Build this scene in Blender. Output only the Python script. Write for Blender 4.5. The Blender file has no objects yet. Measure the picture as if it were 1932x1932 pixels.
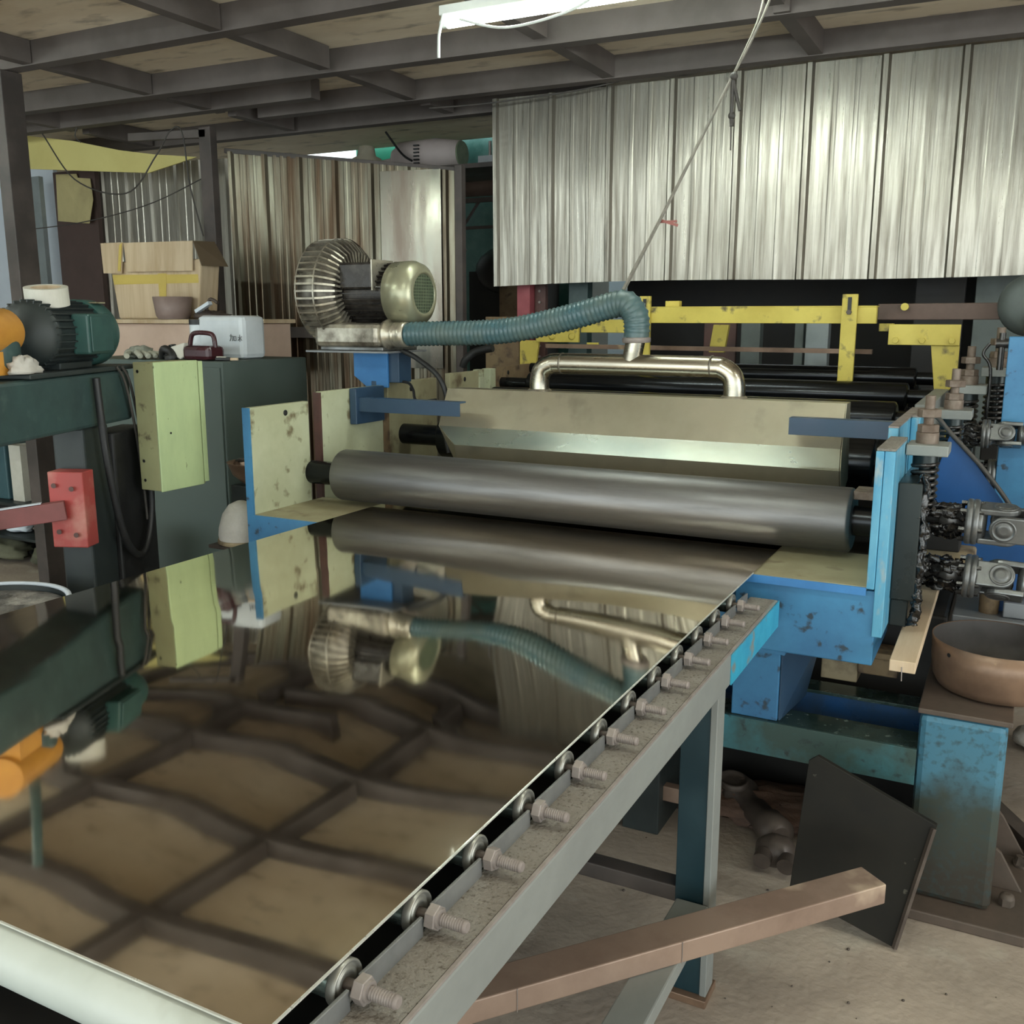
import bpy, math, random
from mathutils import Vector, Matrix, noise
R = math.radians
PI = math.pi
random.seed(7)
SC = bpy.context.scene
COL = SC.collection

# ---------------- camera ----------------
cam_d = bpy.data.cameras.new('camera')
cam = bpy.data.objects.new('camera', cam_d); COL.objects.link(cam)
cam_d.sensor_width = 36; cam_d.lens = 36*1837/1932; cam_d.clip_start = .02; cam_d.clip_end = 100
cam.location = (0, 0, 1.6)
cam.rotation_euler = (R(90-11.34), 0, R(27.34))
SC.camera = cam

# ---------------- world, exposure ----------------
w = bpy.data.worlds.new('World'); SC.world = w; w.use_nodes = True
bg = w.node_tree.nodes['Background']
bg.inputs[0].default_value = (.80, .92, .95, 1); bg.inputs[1].default_value = 1.6
SC.view_settings.view_transform = 'Standard'; SC.view_settings.look = 'None'
SC.view_settings.exposure = 0.80; SC.view_settings.gamma = 1; SC.view_settings.use_curve_mapping = False

def area(name, loc, size, power, col, rot):
    l = bpy.data.lights.new(name, 'AREA'); l.shape = 'RECTANGLE'; l.size, l.size_y = size
    l.energy = power; l.color = col
    o = bpy.data.objects.new(name, l); COL.objects.link(o); o.location = loc; o.rotation_euler = rot
    return o
# area lights added as extra daylight from the assumed open front and right side
area('fill_daylight_front', (-1.5, -3.9, 1.9), (7, 2.4), 30, (1, 1, .93), (R(90), 0, 0))
area('fill_daylight_side', (4.4, 1.2, 1.6), (5, 2.4), 70, (1, .97, .92), (0, R(-90), PI))

# ---------------- materials ----------------
def mat(name, c1, c2=None, sc=6, rough=.5, metal=0, stretch=(1,1,1), bump=0, bsc=None, lo=.4, hi=.65,
        c3=None, sc3=30, lo3=.62, hi3=.68, rvar=.12, emit=0, spec=.5, coat=0):
    m = bpy.data.materials.new(name); m.use_nodes = True
    N = m.node_tree.nodes; L = m.node_tree.links; b = N['Principled BSDF']
    b.inputs['Metallic'].default_value = metal; b.inputs['Roughness'].default_value = rough
    b.inputs['Specular IOR Level'].default_value = spec; b.inputs['Coat Weight'].default_value = coat
    b.inputs['Coat Roughness'].default_value = .15
    c1 = (*c1, 1)
    if c2 is None:
        b.inputs['Base Color'].default_value = c1
    else:
        c2 = (*c2, 1)
        tc = N.new('ShaderNodeTexCoord'); mp = N.new('ShaderNodeMapping'); mp.inputs['Scale'].default_value = stretch
        L.new(tc.outputs['Object'], mp.inputs[0])
        n = N.new('ShaderNodeTexNoise'); n.inputs['Scale'].default_value = sc; n.inputs['Detail'].default_value = 6
        n.inputs['Roughness'].default_value = .62
        L.new(mp.outputs[0], n.inputs['Vector'])
        r = N.new('ShaderNodeValToRGB'); r.color_ramp.elements[0].position = lo; r.color_ramp.elements[1].position = hi
        r.color_ramp.elements[0].color = c1; r.color_ramp.elements[1].color = c2
        L.new(n.outputs[0], r.inputs[0]); out = r.outputs[0]
        if c3:
            n3 = N.new('ShaderNodeTexNoise'); n3.inputs['Scale'].default_value = sc3; n3.inputs['Detail'].default_value = 4
            L.new(mp.outputs[0], n3.inputs['Vector'])
            r3 = N.new('ShaderNodeMapRange'); r3.inputs[1].default_value = lo3; r3.inputs[2].default_value = hi3
            L.new(n3.outputs[0], r3.inputs[0])
            mx = N.new('ShaderNodeMix'); mx.data_type = 'RGBA'; mx.inputs[7].default_value = (*c3, 1)
            L.new(r3.outputs[0], mx.inputs[0]); L.new(out, mx.inputs[6]); out = mx.outputs[2]
        L.new(out, b.inputs['Base Color'])
        mr = N.new('ShaderNodeMapRange'); mr.inputs[1].default_value = .3; mr.inputs[2].default_value = .7
        mr.inputs[3].default_value = max(.02, rough-rvar); mr.inputs[4].default_value = min(1, rough+rvar)
        L.new(n.outputs[0], mr.inputs[0]); L.new(mr.outputs[0], b.inputs['Roughness'])
        if bump:
            nb = N.new('ShaderNodeTexNoise'); nb.inputs['Scale'].default_value = bsc or sc*4; nb.inputs['Detail'].default_value = 5
            L.new(mp.outputs[0], nb.inputs['Vector'])
            bp = N.new('ShaderNodeBump'); bp.inputs['Strength'].default_value = bump; bp.inputs['Distance'].default_value = .01
            L.new(nb.outputs[0], bp.inputs['Height']); L.new(bp.outputs[0], b.inputs['Normal'])
    if emit:
        b.inputs['Emission Color'].default_value = c1; b.inputs['Emission Strength'].default_value = emit
    return m

M = {}
M['floor'] = mat('concrete_floor', (.42,.345,.275), (.24,.195,.155), 1.3, .85, 0, bump=.35, bsc=40, c3=(.44,.39,.32), sc3=5, lo3=.55, hi3=.75, lo=.42, hi=.66)
M['ply'] = mat('plywood', (.88,.77,.60), (.70,.58,.42), 1.2, .8, 0, stretch=(1,2.5,1), lo=.35, hi=.7, c3=(.22,.17,.12), sc3=4, lo3=.55, hi3=.8)
M['beam'] = mat('dark_beam_paint', (.085,.070,.062), (.13,.11,.10), 3, .7, 0, stretch=(1,1,1))
M['post'] = mat('post_paint', (.055,.045,.040), (.10,.08,.07), 4, .6, 0)
M['steel_sheet'] = mat('mirror_sheet', (.80,.72,.61), (.74,.66,.55), 1.5, .05, 1, stretch=(3,.6,1), rvar=.025)
M['roller'] = mat('dark_roller', (.20,.195,.19), (.16,.155,.15), 5, .44, .9, stretch=(.6,6,6), rvar=.05)
M['roller_dark'] = mat('oiled_roller', (.03,.032,.034), (.015,.016,.018), 5, .22, .8, stretch=(.6,6,6), rvar=.05)
M['corr'] = mat('galvanised_sheet', (.35,.325,.275), (.15,.13,.10), 4, .34, .95, stretch=(8,8,.30), lo=.42, hi=.74, rvar=.08, bump=.30, bsc=7)
M['corr_rust'] = mat('rusty_galvanised', (.19,.175,.13), (.10,.065,.04), 2.5, .36, .92, stretch=(5,5,.3), lo=.4, hi=.62, rvar=.10, bump=.2, bsc=8)
M['corr_back'] = mat('old_galvanised', (.55,.52,.45), (.30,.27,.22), 3, .4, .75, stretch=(7,7,.5), lo=.4, hi=.65)
M['blue'] = mat('blue_paint', (.055,.22,.40), (.035,.135,.27), 3, .45, 0, c3=(.03,.05,.07), sc3=24, lo3=.62, hi3=.7)
M['blue_light'] = mat('light_blue_paint', (.12,.36,.50), (.06,.26,.42), 4, .42, 0, stretch=(3,3,1), c3=(.28,.36,.38), sc3=14, lo3=.56, hi3=.72)
M['blue_deep'] = mat('deep_blue_paint', (.012,.085,.27), (.010,.065,.20), 3, .5, 0)
M['blue_dark'] = mat('navy_paint', (.022,.050,.095), (.030,.065,.11), 5, .45, 0)
M['blue_bracket'] = mat('azure_paint', (.05,.22,.50), (.04,.17,.40), 5, .5, 0)
M['teal_grime'] = mat('grimy_teal_paint', (.045,.17,.20), (.035,.065,.055), 3.2, .45, 0, c3=(.02,.03,.03), sc3=30, lo3=.6, hi3=.7, lo=.38, hi=.58)
M['oily_green'] = mat('oily_green_steel', (.025,.050,.045), (.06,.095,.085), 7, .25, .3, c3=(.25,.32,.28), sc3=40, lo3=.64, hi3=.72, rvar=.15)
M['col_blue'] = None
M['cream'] = mat('cream_green_paint', (.50,.52,.35), (.40,.41,.26), 3, .6, 0, c3=(.17,.14,.075), sc3=16, lo3=.60, hi3=.72, lo=.35, hi=.6)
M['khaki'] = mat('khaki_plate', (.36,.33,.20), (.26,.225,.13), 3, .55, 0, c3=(.13,.09,.05), sc3=9, lo3=.6, hi3=.74)
M['rusty'] = mat('rusty_plate', (.17,.105,.055), (.25,.18,.10), 5, .7, .1, c3=(.09,.06,.04), sc3=18, lo3=.55, hi3=.68)
M['redbrown'] = mat('red_brown_paint', (.10,.045,.036), (.06,.035,.03), 6, .6, 0)
M['green_box'] = mat('pale_green_paint', (.46,.56,.29), (.41,.50,.26), 4, .55, 0, stretch=(1,3,1), c3=(.12,.12,.06), sc3=22, lo3=.70, hi3=.76)
M['green_box_side'] = mat('yellowed_green_paint', (.42,.42,.22), (.36,.34,.18), 4, .6, 0, c3=(.09,.07,.04), sc3=14, lo3=.60, hi3=.70)
M['cabinet'] = mat('dark_green_grey_paint', (.068,.092,.080), (.080,.105,.092), 3, .6, 0)
M['mgreen'] = mat('machine_green', (.040,.074,.070), (.030,.052,.050), 5, .45, 0, c3=(.07,.11,.10), sc3=18, lo3=.60, hi3=.8)
M['mdark'] = mat('machine_dark', (.018,.024,.024), (.030,.038,.036), 5, .5, 0)
M['mtrans'] = mat('motor_green', (.035,.095,.082), (.028,.07,.062), 6, .4, 0)
M['black'] = mat('black_rubber', (.012,.012,.012), (.02,.02,.02), 9, .5, 0)
M['void'] = mat('black_and_shade', (.016,.015,.014), (.030,.027,.024), 4, .6, .2)  # black parts, also the sheets that stand in for deep shade
M['grease'] = mat('black_grease', (.006,.006,.006), (.016,.014,.012), 20, .10, .3, bump=.8, bsc=60, coat=.6)
M['slider'] = mat('oiled_slide', (.020,.026,.025), (.030,.036,.034), 5, .3, .5)
M['red'] = mat('red_paint', (.40,.05,.042), (.33,.065,.055), 4, .5, 0, c3=(.45,.18,.14), sc3=9, lo3=.5, hi3=.7)
M['red_dull'] = mat('dull_red_paint', (.22,.07,.065), (.16,.06,.055), 4, .6, 0)
M['red_post'] = mat('pinkish_red_paint', (.38,.09,.10), (.30,.07,.08), 8, .6, 0)
M['yellow'] = mat('yellow_paint', (.62,.50,.09), (.50,.39,.07), 5, .55, 0, c3=(.13,.10,.04), sc3=15, lo3=.58, hi3=.70, lo=.35)
M['yellow_tarp'] = mat('yellow_board', (.66,.58,.22), (.58,.50,.18), 1.5, .8, 0)
M['orange'] = mat('orange_paint', (.60,.28,.04), (.50,.22,.04), 8, .5, 0)
M['stain'] = mat('stainless', (.48,.44,.355), (.38,.35,.28), 6, .27, 1, stretch=(.6,4,4), rvar=.06)
M['hood'] = mat('dull_stainless', (.44,.40,.30), (.36,.33,.24), 2.5, .42, .8, rvar=.06, c3=(.27,.25,.19), sc3=6, lo3=.6, hi3=.75)
M['hood_lip'] = mat('lamplit_stainless', (.62,.66,.58), (.54,.58,.50), 3, .25, .9, rvar=.05)  # hood steel made lighter, lamp light on the lip painted in
M['alu'] = mat('oily_aluminium', (.50,.46,.37), (.14,.12,.095), 6, .38, .75, lo=.42, hi=.62, rvar=.12)
M['alu_dark'] = mat('oily_shaded_housing', (.16,.145,.115), (.06,.052,.042), 8, .35, .7, lo=.4, hi=.6)  # darker than the fins, shade between them painted into the colour
M['fan_cover'] = mat('olive_silver_cover', (.40,.39,.27), (.30,.29,.19), 3, .32, .55, c3=(.05,.045,.03), sc3=22, lo3=.68, hi3=.73)
M['motor_dirty'] = mat('sooty_motor', (.035,.030,.026), (.09,.08,.07), 14, .3, .6, lo=.5, hi=.7)
M['grille'] = mat('grille_green', (.20,.24,.15), (.15,.19,.12), 8, .5, .2)
M['hose'] = mat('blue_grey_hose', (.055,.115,.13), (.085,.125,.115), 6, .33, 0)
M['bolt'] = mat('dusty_zinc', (.30,.26,.235), (.24,.20,.18), 20, .6, .35)
M['bolt_rust'] = mat('rusty_bolt', (.20,.155,.12), (.13,.09,.065), 25, .6, .3)
M['rail'] = mat('dusty_grey_paint', (.25,.26,.24), (.20,.205,.19), 3, .6, .15, stretch=(1,.6,1))
M['rail_top'] = mat('dust_layer', (.20,.175,.145), (.26,.24,.21), 9, .9, 0, bump=.5, bsc=160, c3=(.10,.08,.06), sc3=190, lo3=.55, hi3=.70)
M['flat'] = mat('notched_flat_steel', (.27,.27,.26), (.18,.18,.175), 6, .45, .5, c3=(.08,.25,.38), sc3=7, lo3=.68, hi3=.72)
M['bearing'] = mat('bearing_steel', (.34,.33,.29), (.26,.25,.22), 10, .4, .6)
M['conv_roller'] = mat('zinc_roller', (.42,.50,.45), (.34,.42,.38), 6, .22, .9, stretch=(.4,3,3))
M['endroll'] = mat('pale_roller', (.50,.53,.48), (.40,.43,.38), 2.5, .5, 0, c3=(.28,.28,.22), sc3=6, lo3=.58, hi3=.75)
M['copper'] = mat('brown_steel_tube', (.31,.215,.16), (.22,.145,.105), 4, .55, .25, stretch=(1,1,1), c3=(.55,.42,.30), sc3=5, lo3=.6, hi3=.72)
M['copper_dark'] = mat('rust_brown_steel', (.23,.145,.095), (.14,.085,.055), 6, .42, .35, c3=(.42,.30,.18), sc3=9, lo3=.62, hi3=.7)
M['pan_in'] = mat('pan_inside', (.10,.09,.085), (.075,.07,.065), 6, .6, .3)
M['leg_blue'] = mat('leg_teal', (.008,.028,.036), (.014,.042,.052), 4, .4, 0)
M['wood'] = mat('pale_wood', (.62,.48,.33), (.54,.40,.26), 3, .7, 0, stretch=(8,.8,1))
M['wood_oily'] = mat('oily_wood', (.42,.33,.20), (.14,.10,.06), 10, .6, 0)
M['card'] = mat('cardboard', (.62,.49,.33), (.48,.35,.21), 2.5, .85, 0, stretch=(6,6,.3))
M['tape_y'] = mat('yellow_tape', (.62,.47,.12), (.56,.42,.10), 4, .4, 0)
M['white'] = mat('off_white', (.62,.60,.52), (.52,.50,.42), 6, .6, 0)
M['cloth'] = mat('white_cloth', (.56,.53,.48), (.46,.43,.38), 8, .9, 0, bump=.4, bsc=40)
M['glove'] = mat('grey_green_glove', (.30,.31,.25), (.16,.17,.14), 25, .9, 0, bump=.5, bsc=90)
M['glove_palm'] = mat('pale_glove_palm', (.46,.46,.37), (.36,.36,.29), 12, .8, 0)
M['jug'] = mat('translucent_plastic', (.62,.66,.68), (.52,.56,.58), 4, .35, 0)
M['oil'] = mat('dark_red_plastic', (.055,.014,.018), (.04,.012,.014), 5, .25, 0)
M['ink'] = mat('black_ink', (.02,.02,.02))
M['grey_sheet'] = mat('grey_blue_board', (.28,.31,.31), (.22,.25,.25), 4, .5, .2)
M['brown_door'] = mat('brown_board', (.080,.050,.042), (.065,.042,.036), 2, .7, 0)
M['bluewhite'] = mat('bright_white_panel', (.70,.76,.82), (.62,.68,.75), 2, .7, 0)
M['emerald'] = mat('green_paint_panel', (.02,.25,.15), (.03,.20,.13), 3, .5, 0)
M['pale_motor'] = mat('pale_pink_grey_paint', (.50,.42,.40), (.42,.35,.33), 5, .6, 0)
M['sack'] = mat('olive_sack', (.16,.16,.10), (.10,.10,.065), 5, .8, 0)
M['sack_grey'] = mat('grey_sack', (.14,.12,.10), (.20,.175,.15), 5, .8, 0)
M['base'] = mat('dirty_brown_base', (.12,.085,.065), (.085,.065,.05), 5, .6, .2)
M['edge'] = mat('bright_cut_edge', (.80,.80,.74), (.65,.64,.58), 30, .35, .6)
M['scrap'] = mat('oily_scrap_iron', (.075,.058,.048), (.13,.10,.08), 8, .5, .3)
M['blackplate'] = mat('oily_black_plate', (.009,.008,.006), (.018,.016,.012), 4, .6, 0, spec=.2, c3=(.14,.13,.10), sc3=18, lo3=.70, hi3=.76)
M['clay'] = mat('oil_soaked_dirt', (.16,.09,.06), (.06,.045,.035), 5, .8, 0, bump=.8, bsc=30)
M['cast'] = mat('worn_cast_iron', (.22,.225,.22), (.13,.13,.125), 9, .35, .7, rvar=.12)
M['cast_dark'] = mat('oily_cast_iron', (.045,.042,.040), (.10,.095,.09), 12, .28, .7, rvar=.12)
M['grey_table'] = mat('grey_worn_steel', (.23,.24,.25), (.30,.31,.32), 6, .5, .4)
M['column'] = None
M['tube'] = mat('fluorescent_glass', (.88, 1.0, .94), emit=38)
M['tubecap'] = mat('white_fixture', (.75,.78,.74), (.68,.71,.67), 5, .5)
M['wire'] = mat('dark_wire', (.05,.045,.04), (.07,.06,.05), 20, .6)
M['rope'] = mat('grey_cord', (.16,.15,.12), (.24,.22,.18), 30, .8)
M['redtape'] = mat('red_tag', (.30,.10,.08))
M['wall'] = mat('dim_wall', (.12,.115,.10), (.07,.07,.06), 1.2, .8, 0)
M['interior'] = mat('dark_machine_iron', (.030,.028,.025), (.055,.048,.04), 5, .5, .4)
M['grey_panel'] = mat('grey_green_panel', (.13,.15,.14), (.10,.115,.105), 4, .55, .2)
M['brown_beam'] = mat('brown_iron_beam', (.10,.065,.05), (.15,.10,.08), 6, .6, .2)

def column_material():
    # blue paint below which old grease and dirt cover the foot of the column
    m = bpy.data.materials.new('worn_blue_column'); m.use_nodes = True
    N = m.node_tree.nodes; L = m.node_tree.links; b = N['Principled BSDF']; b.inputs['Roughness'].default_value = .5
    tc = N.new('ShaderNodeTexCoord'); sp = N.new('ShaderNodeSeparateXYZ'); L.new(tc.outputs['Object'], sp.inputs[0])
    n = N.new('ShaderNodeTexNoise'); n.inputs['Scale'].default_value = 7; n.inputs['Detail'].default_value = 8
    L.new(tc.outputs['Object'], n.inputs['Vector'])
    a = N.new('ShaderNodeMath'); a.operation = 'MULTIPLY_ADD'; a.inputs[1].default_value = .35; L.new(n.outputs[0], a.inputs[0]); L.new(sp.outputs[2], a.inputs[2])
    r = N.new('ShaderNodeValToRGB'); e = r.color_ramp.elements
    e[0].position = .28; e[0].color = (.034,.029,.021,1); e[1].position = .75; e[1].color = (.05,.17,.25,1)
    k = e.new(.46); k.color = (.040,.052,.042,1); k = e.new(.58); k.color = (.055,.165,.23,1)
    L.new(a.outputs[0], r.inputs[0]); n2 = N.new('ShaderNodeTexNoise'); n2.inputs['Scale'].default_value = 55; n2.inputs['Detail'].default_value = 4
    L.new(tc.outputs['Object'], n2.inputs['Vector'])
    mr = N.new('ShaderNodeMapRange'); mr.inputs[1].default_value = .50; mr.inputs[2].default_value = .78; L.new(n2.outputs[0], mr.inputs[0])
    mx = N.new('ShaderNodeMix'); mx.data_type = 'RGBA'; mx.inputs[7].default_value = (.03,.05,.05,1)
    L.new(mr.outputs[0], mx.inputs[0]); L.new(r.outputs[0], mx.inputs[6]); L.new(mx.outputs[2], b.inputs['Base Color'])
    return m
M['column'] = column_material()

# ---------------- mesh helpers ----------------
class MB:
    def __init__(s): s.v = []; s.f = []; s.sm = []
    def add(s, vs, fs, smooth=False):
        o = len(s.v); s.v += [tuple(p) for p in vs]; s.f += [tuple(i+o for i in f) for f in fs]; s.sm += [smooth]*len(fs); return s
    def box(s, x0, x1, y0, y1, z0, z1):
        x0, x1 = sorted((x0, x1)); y0, y1 = sorted((y0, y1)); z0, z1 = sorted((z0, z1))
        return s.add([(x0,y0,z0),(x1,y0,z0),(x1,y1,z0),(x0,y1,z0),(x0,y0,z1),(x1,y0,z1),(x1,y1,z1),(x0,y1,z1)],
                     [(0,3,2,1),(4,5,6,7),(0,1,5,4),(1,2,6,5),(2,3,7,6),(3,0,4,7)])
    def bar(s, a, b, w_, h_, up=(0,0,1)):
        a = Vector(a); b = Vector(b); d = (b-a).normalized(); u = Vector(up); sd = d.cross(u)
        if sd.length < 1e-4: sd = Vector((1,0,0))
        sd.normalize(); u = sd.cross(d).normalized(); vs = []
        for p in (a, b):
            for i, j in ((-1,-1),(1,-1),(1,1),(-1,1)): vs.append(p + sd*i*w_/2 + u*j*h_/2)
        return s.add(vs, [(0,1,2,3),(7,6,5,4),(0,4,5,1),(1,5,6,2),(2,6,7,3),(3,7,4,0)])
    def lathe(s, a, d, prof, n=32, caps=True, smooth=True):
        """prof: list of (t along axis, radius); a origin, d axis"""
        a = Vector(a); d = Vector(d).normalized(); q = d.to_track_quat('Z', 'Y'); X = q @ Vector((1,0,0)); Y = q @ Vector((0,1,0))
        vs = []; fs = []
        for t, r in prof:
            for k in range(n):
                an = 2*PI*k/n; vs.append(a + d*t + X*r*math.cos(an) + Y*r*math.sin(an))
        for i in range(len(prof)-1):
            for k in range(n): k2 = (k+1) % n; fs.append((i*n+k, i*n+k2, (i+1)*n+k2, (i+1)*n+k))
        s.add(vs, fs, smooth)
        if caps:
            m = len(prof)-1
            s.add(vs[:n], [tuple(range(n))[::-1]]); s.add(vs[m*n:], [tuple(range(n))])
        return s
    def cyl(s, a, b, r, n=28, r2=None):
        a = Vector(a); b = Vector(b); return s.lathe(a, b-a, [(0, r), ((b-a).length, r if r2 is None else r2)], n)
    def hexa(s, a, b, r): 
        a = Vector(a); b = Vector(b); L_ = (b-a).length; return s.lathe(a, b-a, [(0, r*.93), (L_*.08, r), (L_*.92, r), (L_, r*.93)], 6, smooth=False)
    def prism(s, pts, vec):
        vec = Vector(vec); n = len(pts); p = [Vector(q) for q in pts]; q = [a+vec for a in p]
        return s.add(p+q, [tuple(range(n))[::-1], tuple(range(n, 2*n))] + [(i, (i+1) % n, n+(i+1) % n, n+i) for i in range(n)])
    def tube(s, pts, r, n=10, res=8, rf=None, smooth_path=True):
        P_ = [Vector(p) for p in pts]
        if smooth_path and len(P_) > 2:
            out = []
            for i in range(len(P_)-1):
                p0 = P_[max(i-1, 0)]; p1 = P_[i]; p2 = P_[i+1]; p3 = P_[min(i+2, len(P_)-1)]
                for k in range(res):
                    t = k/res; out.append(.5*((2*p1)+(-p0+p2)*t+(2*p0-5*p1+4*p2-p3)*t*t+(-p0+3*p1-3*p2+p3)*t**3))
            out.append(P_[-1]); P_ = out
        X = None; vs = []; m = len(P_)
        for i, p in enumerate(P_):
            d = (P_[min(i+1, m-1)]-P_[max(i-1, 0)]).normalized()
            if X is None: X = d.orthogonal().normalized()
            X = (X - d*X.dot(d)).normalized(); Y = d.cross(X)
            rr = rf(i, m) if rf else r
            for k in range(n): a = 2*PI*k/n; vs.append(p + X*rr*math.cos(a) + Y*rr*math.sin(a))
        fs = [(i*n+k, i*n+(k+1) % n, (i+1)*n+(k+1) % n, (i+1)*n+k) for i in range(m-1) for k in range(n)]
        s.add(vs, fs, True); s.add(vs[:n], [tuple(range(n))[::-1]]); s.add(vs[-n:], [tuple(range(n))]); return s
    def ball(s, c, rx, ry=None, rz=None, n=16, amp=0, fr=3, seed=0, cut=None):
        ry = ry or rx; rz = rz or rx; c = Vector(c); vs = []; m = n//2+2
        for i in range(m+1):
            th = PI*i/m
            for k in range(n):
                a = 2*PI*k/n; d = Vector((math.sin(th)*math.cos(a), math.sin(th)*math.sin(a), math.cos(th)))
                q = 1 + (noise.noise(d*fr + Vector((seed, 0, 0)))*amp if amp else 0)
                p = Vector((d.x*rx*q, d.y*ry*q, d.z*rz*q))
                if cut is not None: p.z = max(p.z, cut)
                vs.append(c+p)
        s.add(vs, [(i*n+k, (i+1)*n+k, (i+1)*n+(k+1) % n, i*n+(k+1) % n) for i in range(m) for k in range(n)], True); return s
    def lump(s, pts, r, amp=.6, seed=0, n=14, res=10):
        # irregular dripping rope of grease
        k = len(s.v); s.tube(pts, r, n, res)
        for i in range(k, len(s.v)):
            p = Vector(s.v[i]); q = noise.noise_vector(p*38+Vector((seed,0,0)))*r*amp + noise.noise_vector(p*110)*r*amp*.5; s.v[i] = tuple(p+q)
        return s
    def build(s, name, m, parent=None, bevel=0, **props):
        me = bpy.data.meshes.new(name); me.from_pydata(s.v, [], s.f); me.update()
        for p, q in zip(me.polygons, s.sm): p.use_smooth = q
        me.materials.append(m); o = bpy.data.objects.new(name, me); COL.objects.link(o)
        if parent is not None:
            o.parent = parent
            if parent.type == 'EMPTY' and not parent.rotation_euler.z: o.location = -Vector(parent.location)
        if bevel:
            b = o.modifiers.new('bevel', 'BEVEL'); b.width = bevel; b.segments = 2; b.limit_method = 'ANGLE'; b.angle_limit = R(40)
        for k, v in props.items(): o[k] = v
        return o

def resample(pts, step, res=24):
    P_ = [Vector(p) for p in pts]; out = []
    for i in range(len(P_)-1):
        p0 = P_[max(i-1, 0)]; p1 = P_[i]; p2 = P_[i+1]; p3 = P_[min(i+2, len(P_)-1)]
        for k in range(res):
            t = k/res; out.append(.5*((2*p1)+(-p0+p2)*t+(2*p0-5*p1+4*p2-p3)*t*t+(-p0+3*p1-3*p2+p3)*t**3))
    out.append(P_[-1]); d = 0; r = [out[0]]
    for a, b in zip(out, out[1:]):
        L_ = (b-a).length
        while d + L_ >= step:
            f = (step-d)/L_; a = a.lerp(b, f); L_ = (b-a).length; r.append(a.copy()); d = 0
        d += L_
    return r
def tag(o, label, cat, group=None, kind=None):
    o['label'] = label; o['category'] = cat
    if group: o['group'] = group
    if kind: o['kind'] = kind
    return o
def thing(name, loc, label, cat, group=None):
    o = bpy.data.objects.new(name, None); COL.objects.link(o); o.location = loc; o.empty_display_size = .05
    return tag(o, label, cat, group)
def struct(mb, name, m, **k):
    o = mb.build(name, m, **k); o['kind'] = 'structure'; return o
def copy_tree(o, parent=None):
    c = o.copy(); COL.objects.link(c); c.parent = parent
    for ch in list(o.children): copy_tree(ch, c)
    return c
def corr_profile(length, big=.30, minor=3, hb=.022, hm=.004, step=None):
    """(u, depth) points of a trapezoid profiled roofing sheet"""
    pts = []; u = 0.0
    while u < length:
        pts += [(u, 0), (u+.012, hb), (u+.035, hb), (u+.047, 0)]
        g = (big-.047)/(minor+1)
        for k in range(1, minor+1):
            c = u+.047+g*k; pts += [(c-.014, 0), (c-.008, hm), (c+.008, hm), (c+.014, 0)]
        u += big
    pts = [p for p in pts if p[0] <= length]; pts.append((length, 0)); return pts
def corr(p0, p1, top, bot, rows=14, seed=0, wav=.010, **kw):
    p0 = Vector((*p0, 0)); p1 = Vector((*p1, 0)); L_ = (p1-p0).length; d = (p1-p0).normalized(); nrm = Vector((d.y, -d.x, 0))
    pr = corr_profile(L_, **kw); vs = []
    for j in range(rows+1):
        t = j/rows
        for u, h in pr:
            z = bot(u/L_)*(1-t) + top(u/L_)*t
            wv = noise.noise(Vector((u*1.3+seed, z*.9, seed)))*wav + noise.noise(Vector((u*5+seed, z*2.2, 3+seed)))*wav*.25
            vs.append(p0 + d*u + nrm*(h+wv) + Vector((0, 0, z)))
    n = len(pr); mb = MB()
    mb.add(vs, [(j*n+i, j*n+i+1, (j+1)*n+i+1, (j+1)*n+i) for j in range(rows) for i in range(n-1)])
    return mb
def solid(o, t=.0015):
    s_ = o.modifiers.new('sheet', 'SOLIDIFY'); s_.thickness = t; s_.offset = 0

# =====================================================================
# THE SHED
# =====================================================================
CEIL = 3.0
struct(MB().box(-10, 4.5, -4, 10, -.1, 0), 'floor', M['floor'])
struct(MB().box(-10, 4.5, -4, 7.2, CEIL, CEIL+.03), 'ceiling', M['ply'])
# back wall with a bright opening high on the left, green panel beside it
struct(MB().box(-10, -8.0, 9.2, 9.3, 0, 4).box(-8.0, -6.3, 9.2, 9.3, 0, 2.6).box(-6.3, 4.5, 9.2, 9.3, 0, 4), 'wall_back', M['wall'])
struct(MB().box(-10.1, -10, -4, 9.3, 0, 4), 'wall_left', M['wall'])
struct(MB().box(4.5, 4.6, 3.4, 9.3, 0, 4), 'wall_right', M['wall'])
# ceiling beams: (end a, end b) of the under side, every one its own trim
beams = [((-9.9,-.2),(4.4,-.2)), ((-9.9,.85),(4.4,.85)), ((-9.9,1.95),(4.4,1.95)), ((-9.9,2.83),(4.4,2.90)), ((-9.9,3.70),(4.4,3.70)),
         ((-9.9,4.33),(4.4,4.80)), ((-9.9,4.90),(-3.9,4.98)), ((-4.6,5.30),(4.4,5.50)), ((-9.9,5.75),(-2.4,5.85))]
k = 1
for a, b in beams:
    struct(MB().bar((*a, CEIL-.06), (*b, CEIL-.06), .085, .118), 'trim_%d' % k, M['beam']); k += 1
for i, x in enumerate((-7.9, -6.1, -4.72, -3.42, -2.15, -1.05, .3, 1.7)):
    ys = [-.2, .85, 1.95, 2.87, 3.70, 4.5, 5.1 if x < -3.9 else 5.4, 5.78]
    for y0, y1 in zip(ys, ys[1:]):
        if y1 > 5.5 and x > -2.5: continue
        if y0 < 1.9 and (x < -5 or x > -1): continue
        struct(MB().box(x-.035, x+.035, y0+.05, y1-.05, CEIL-.115, CEIL-.004), 'trim_%d' % k, M['beam']); k += 1

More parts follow.
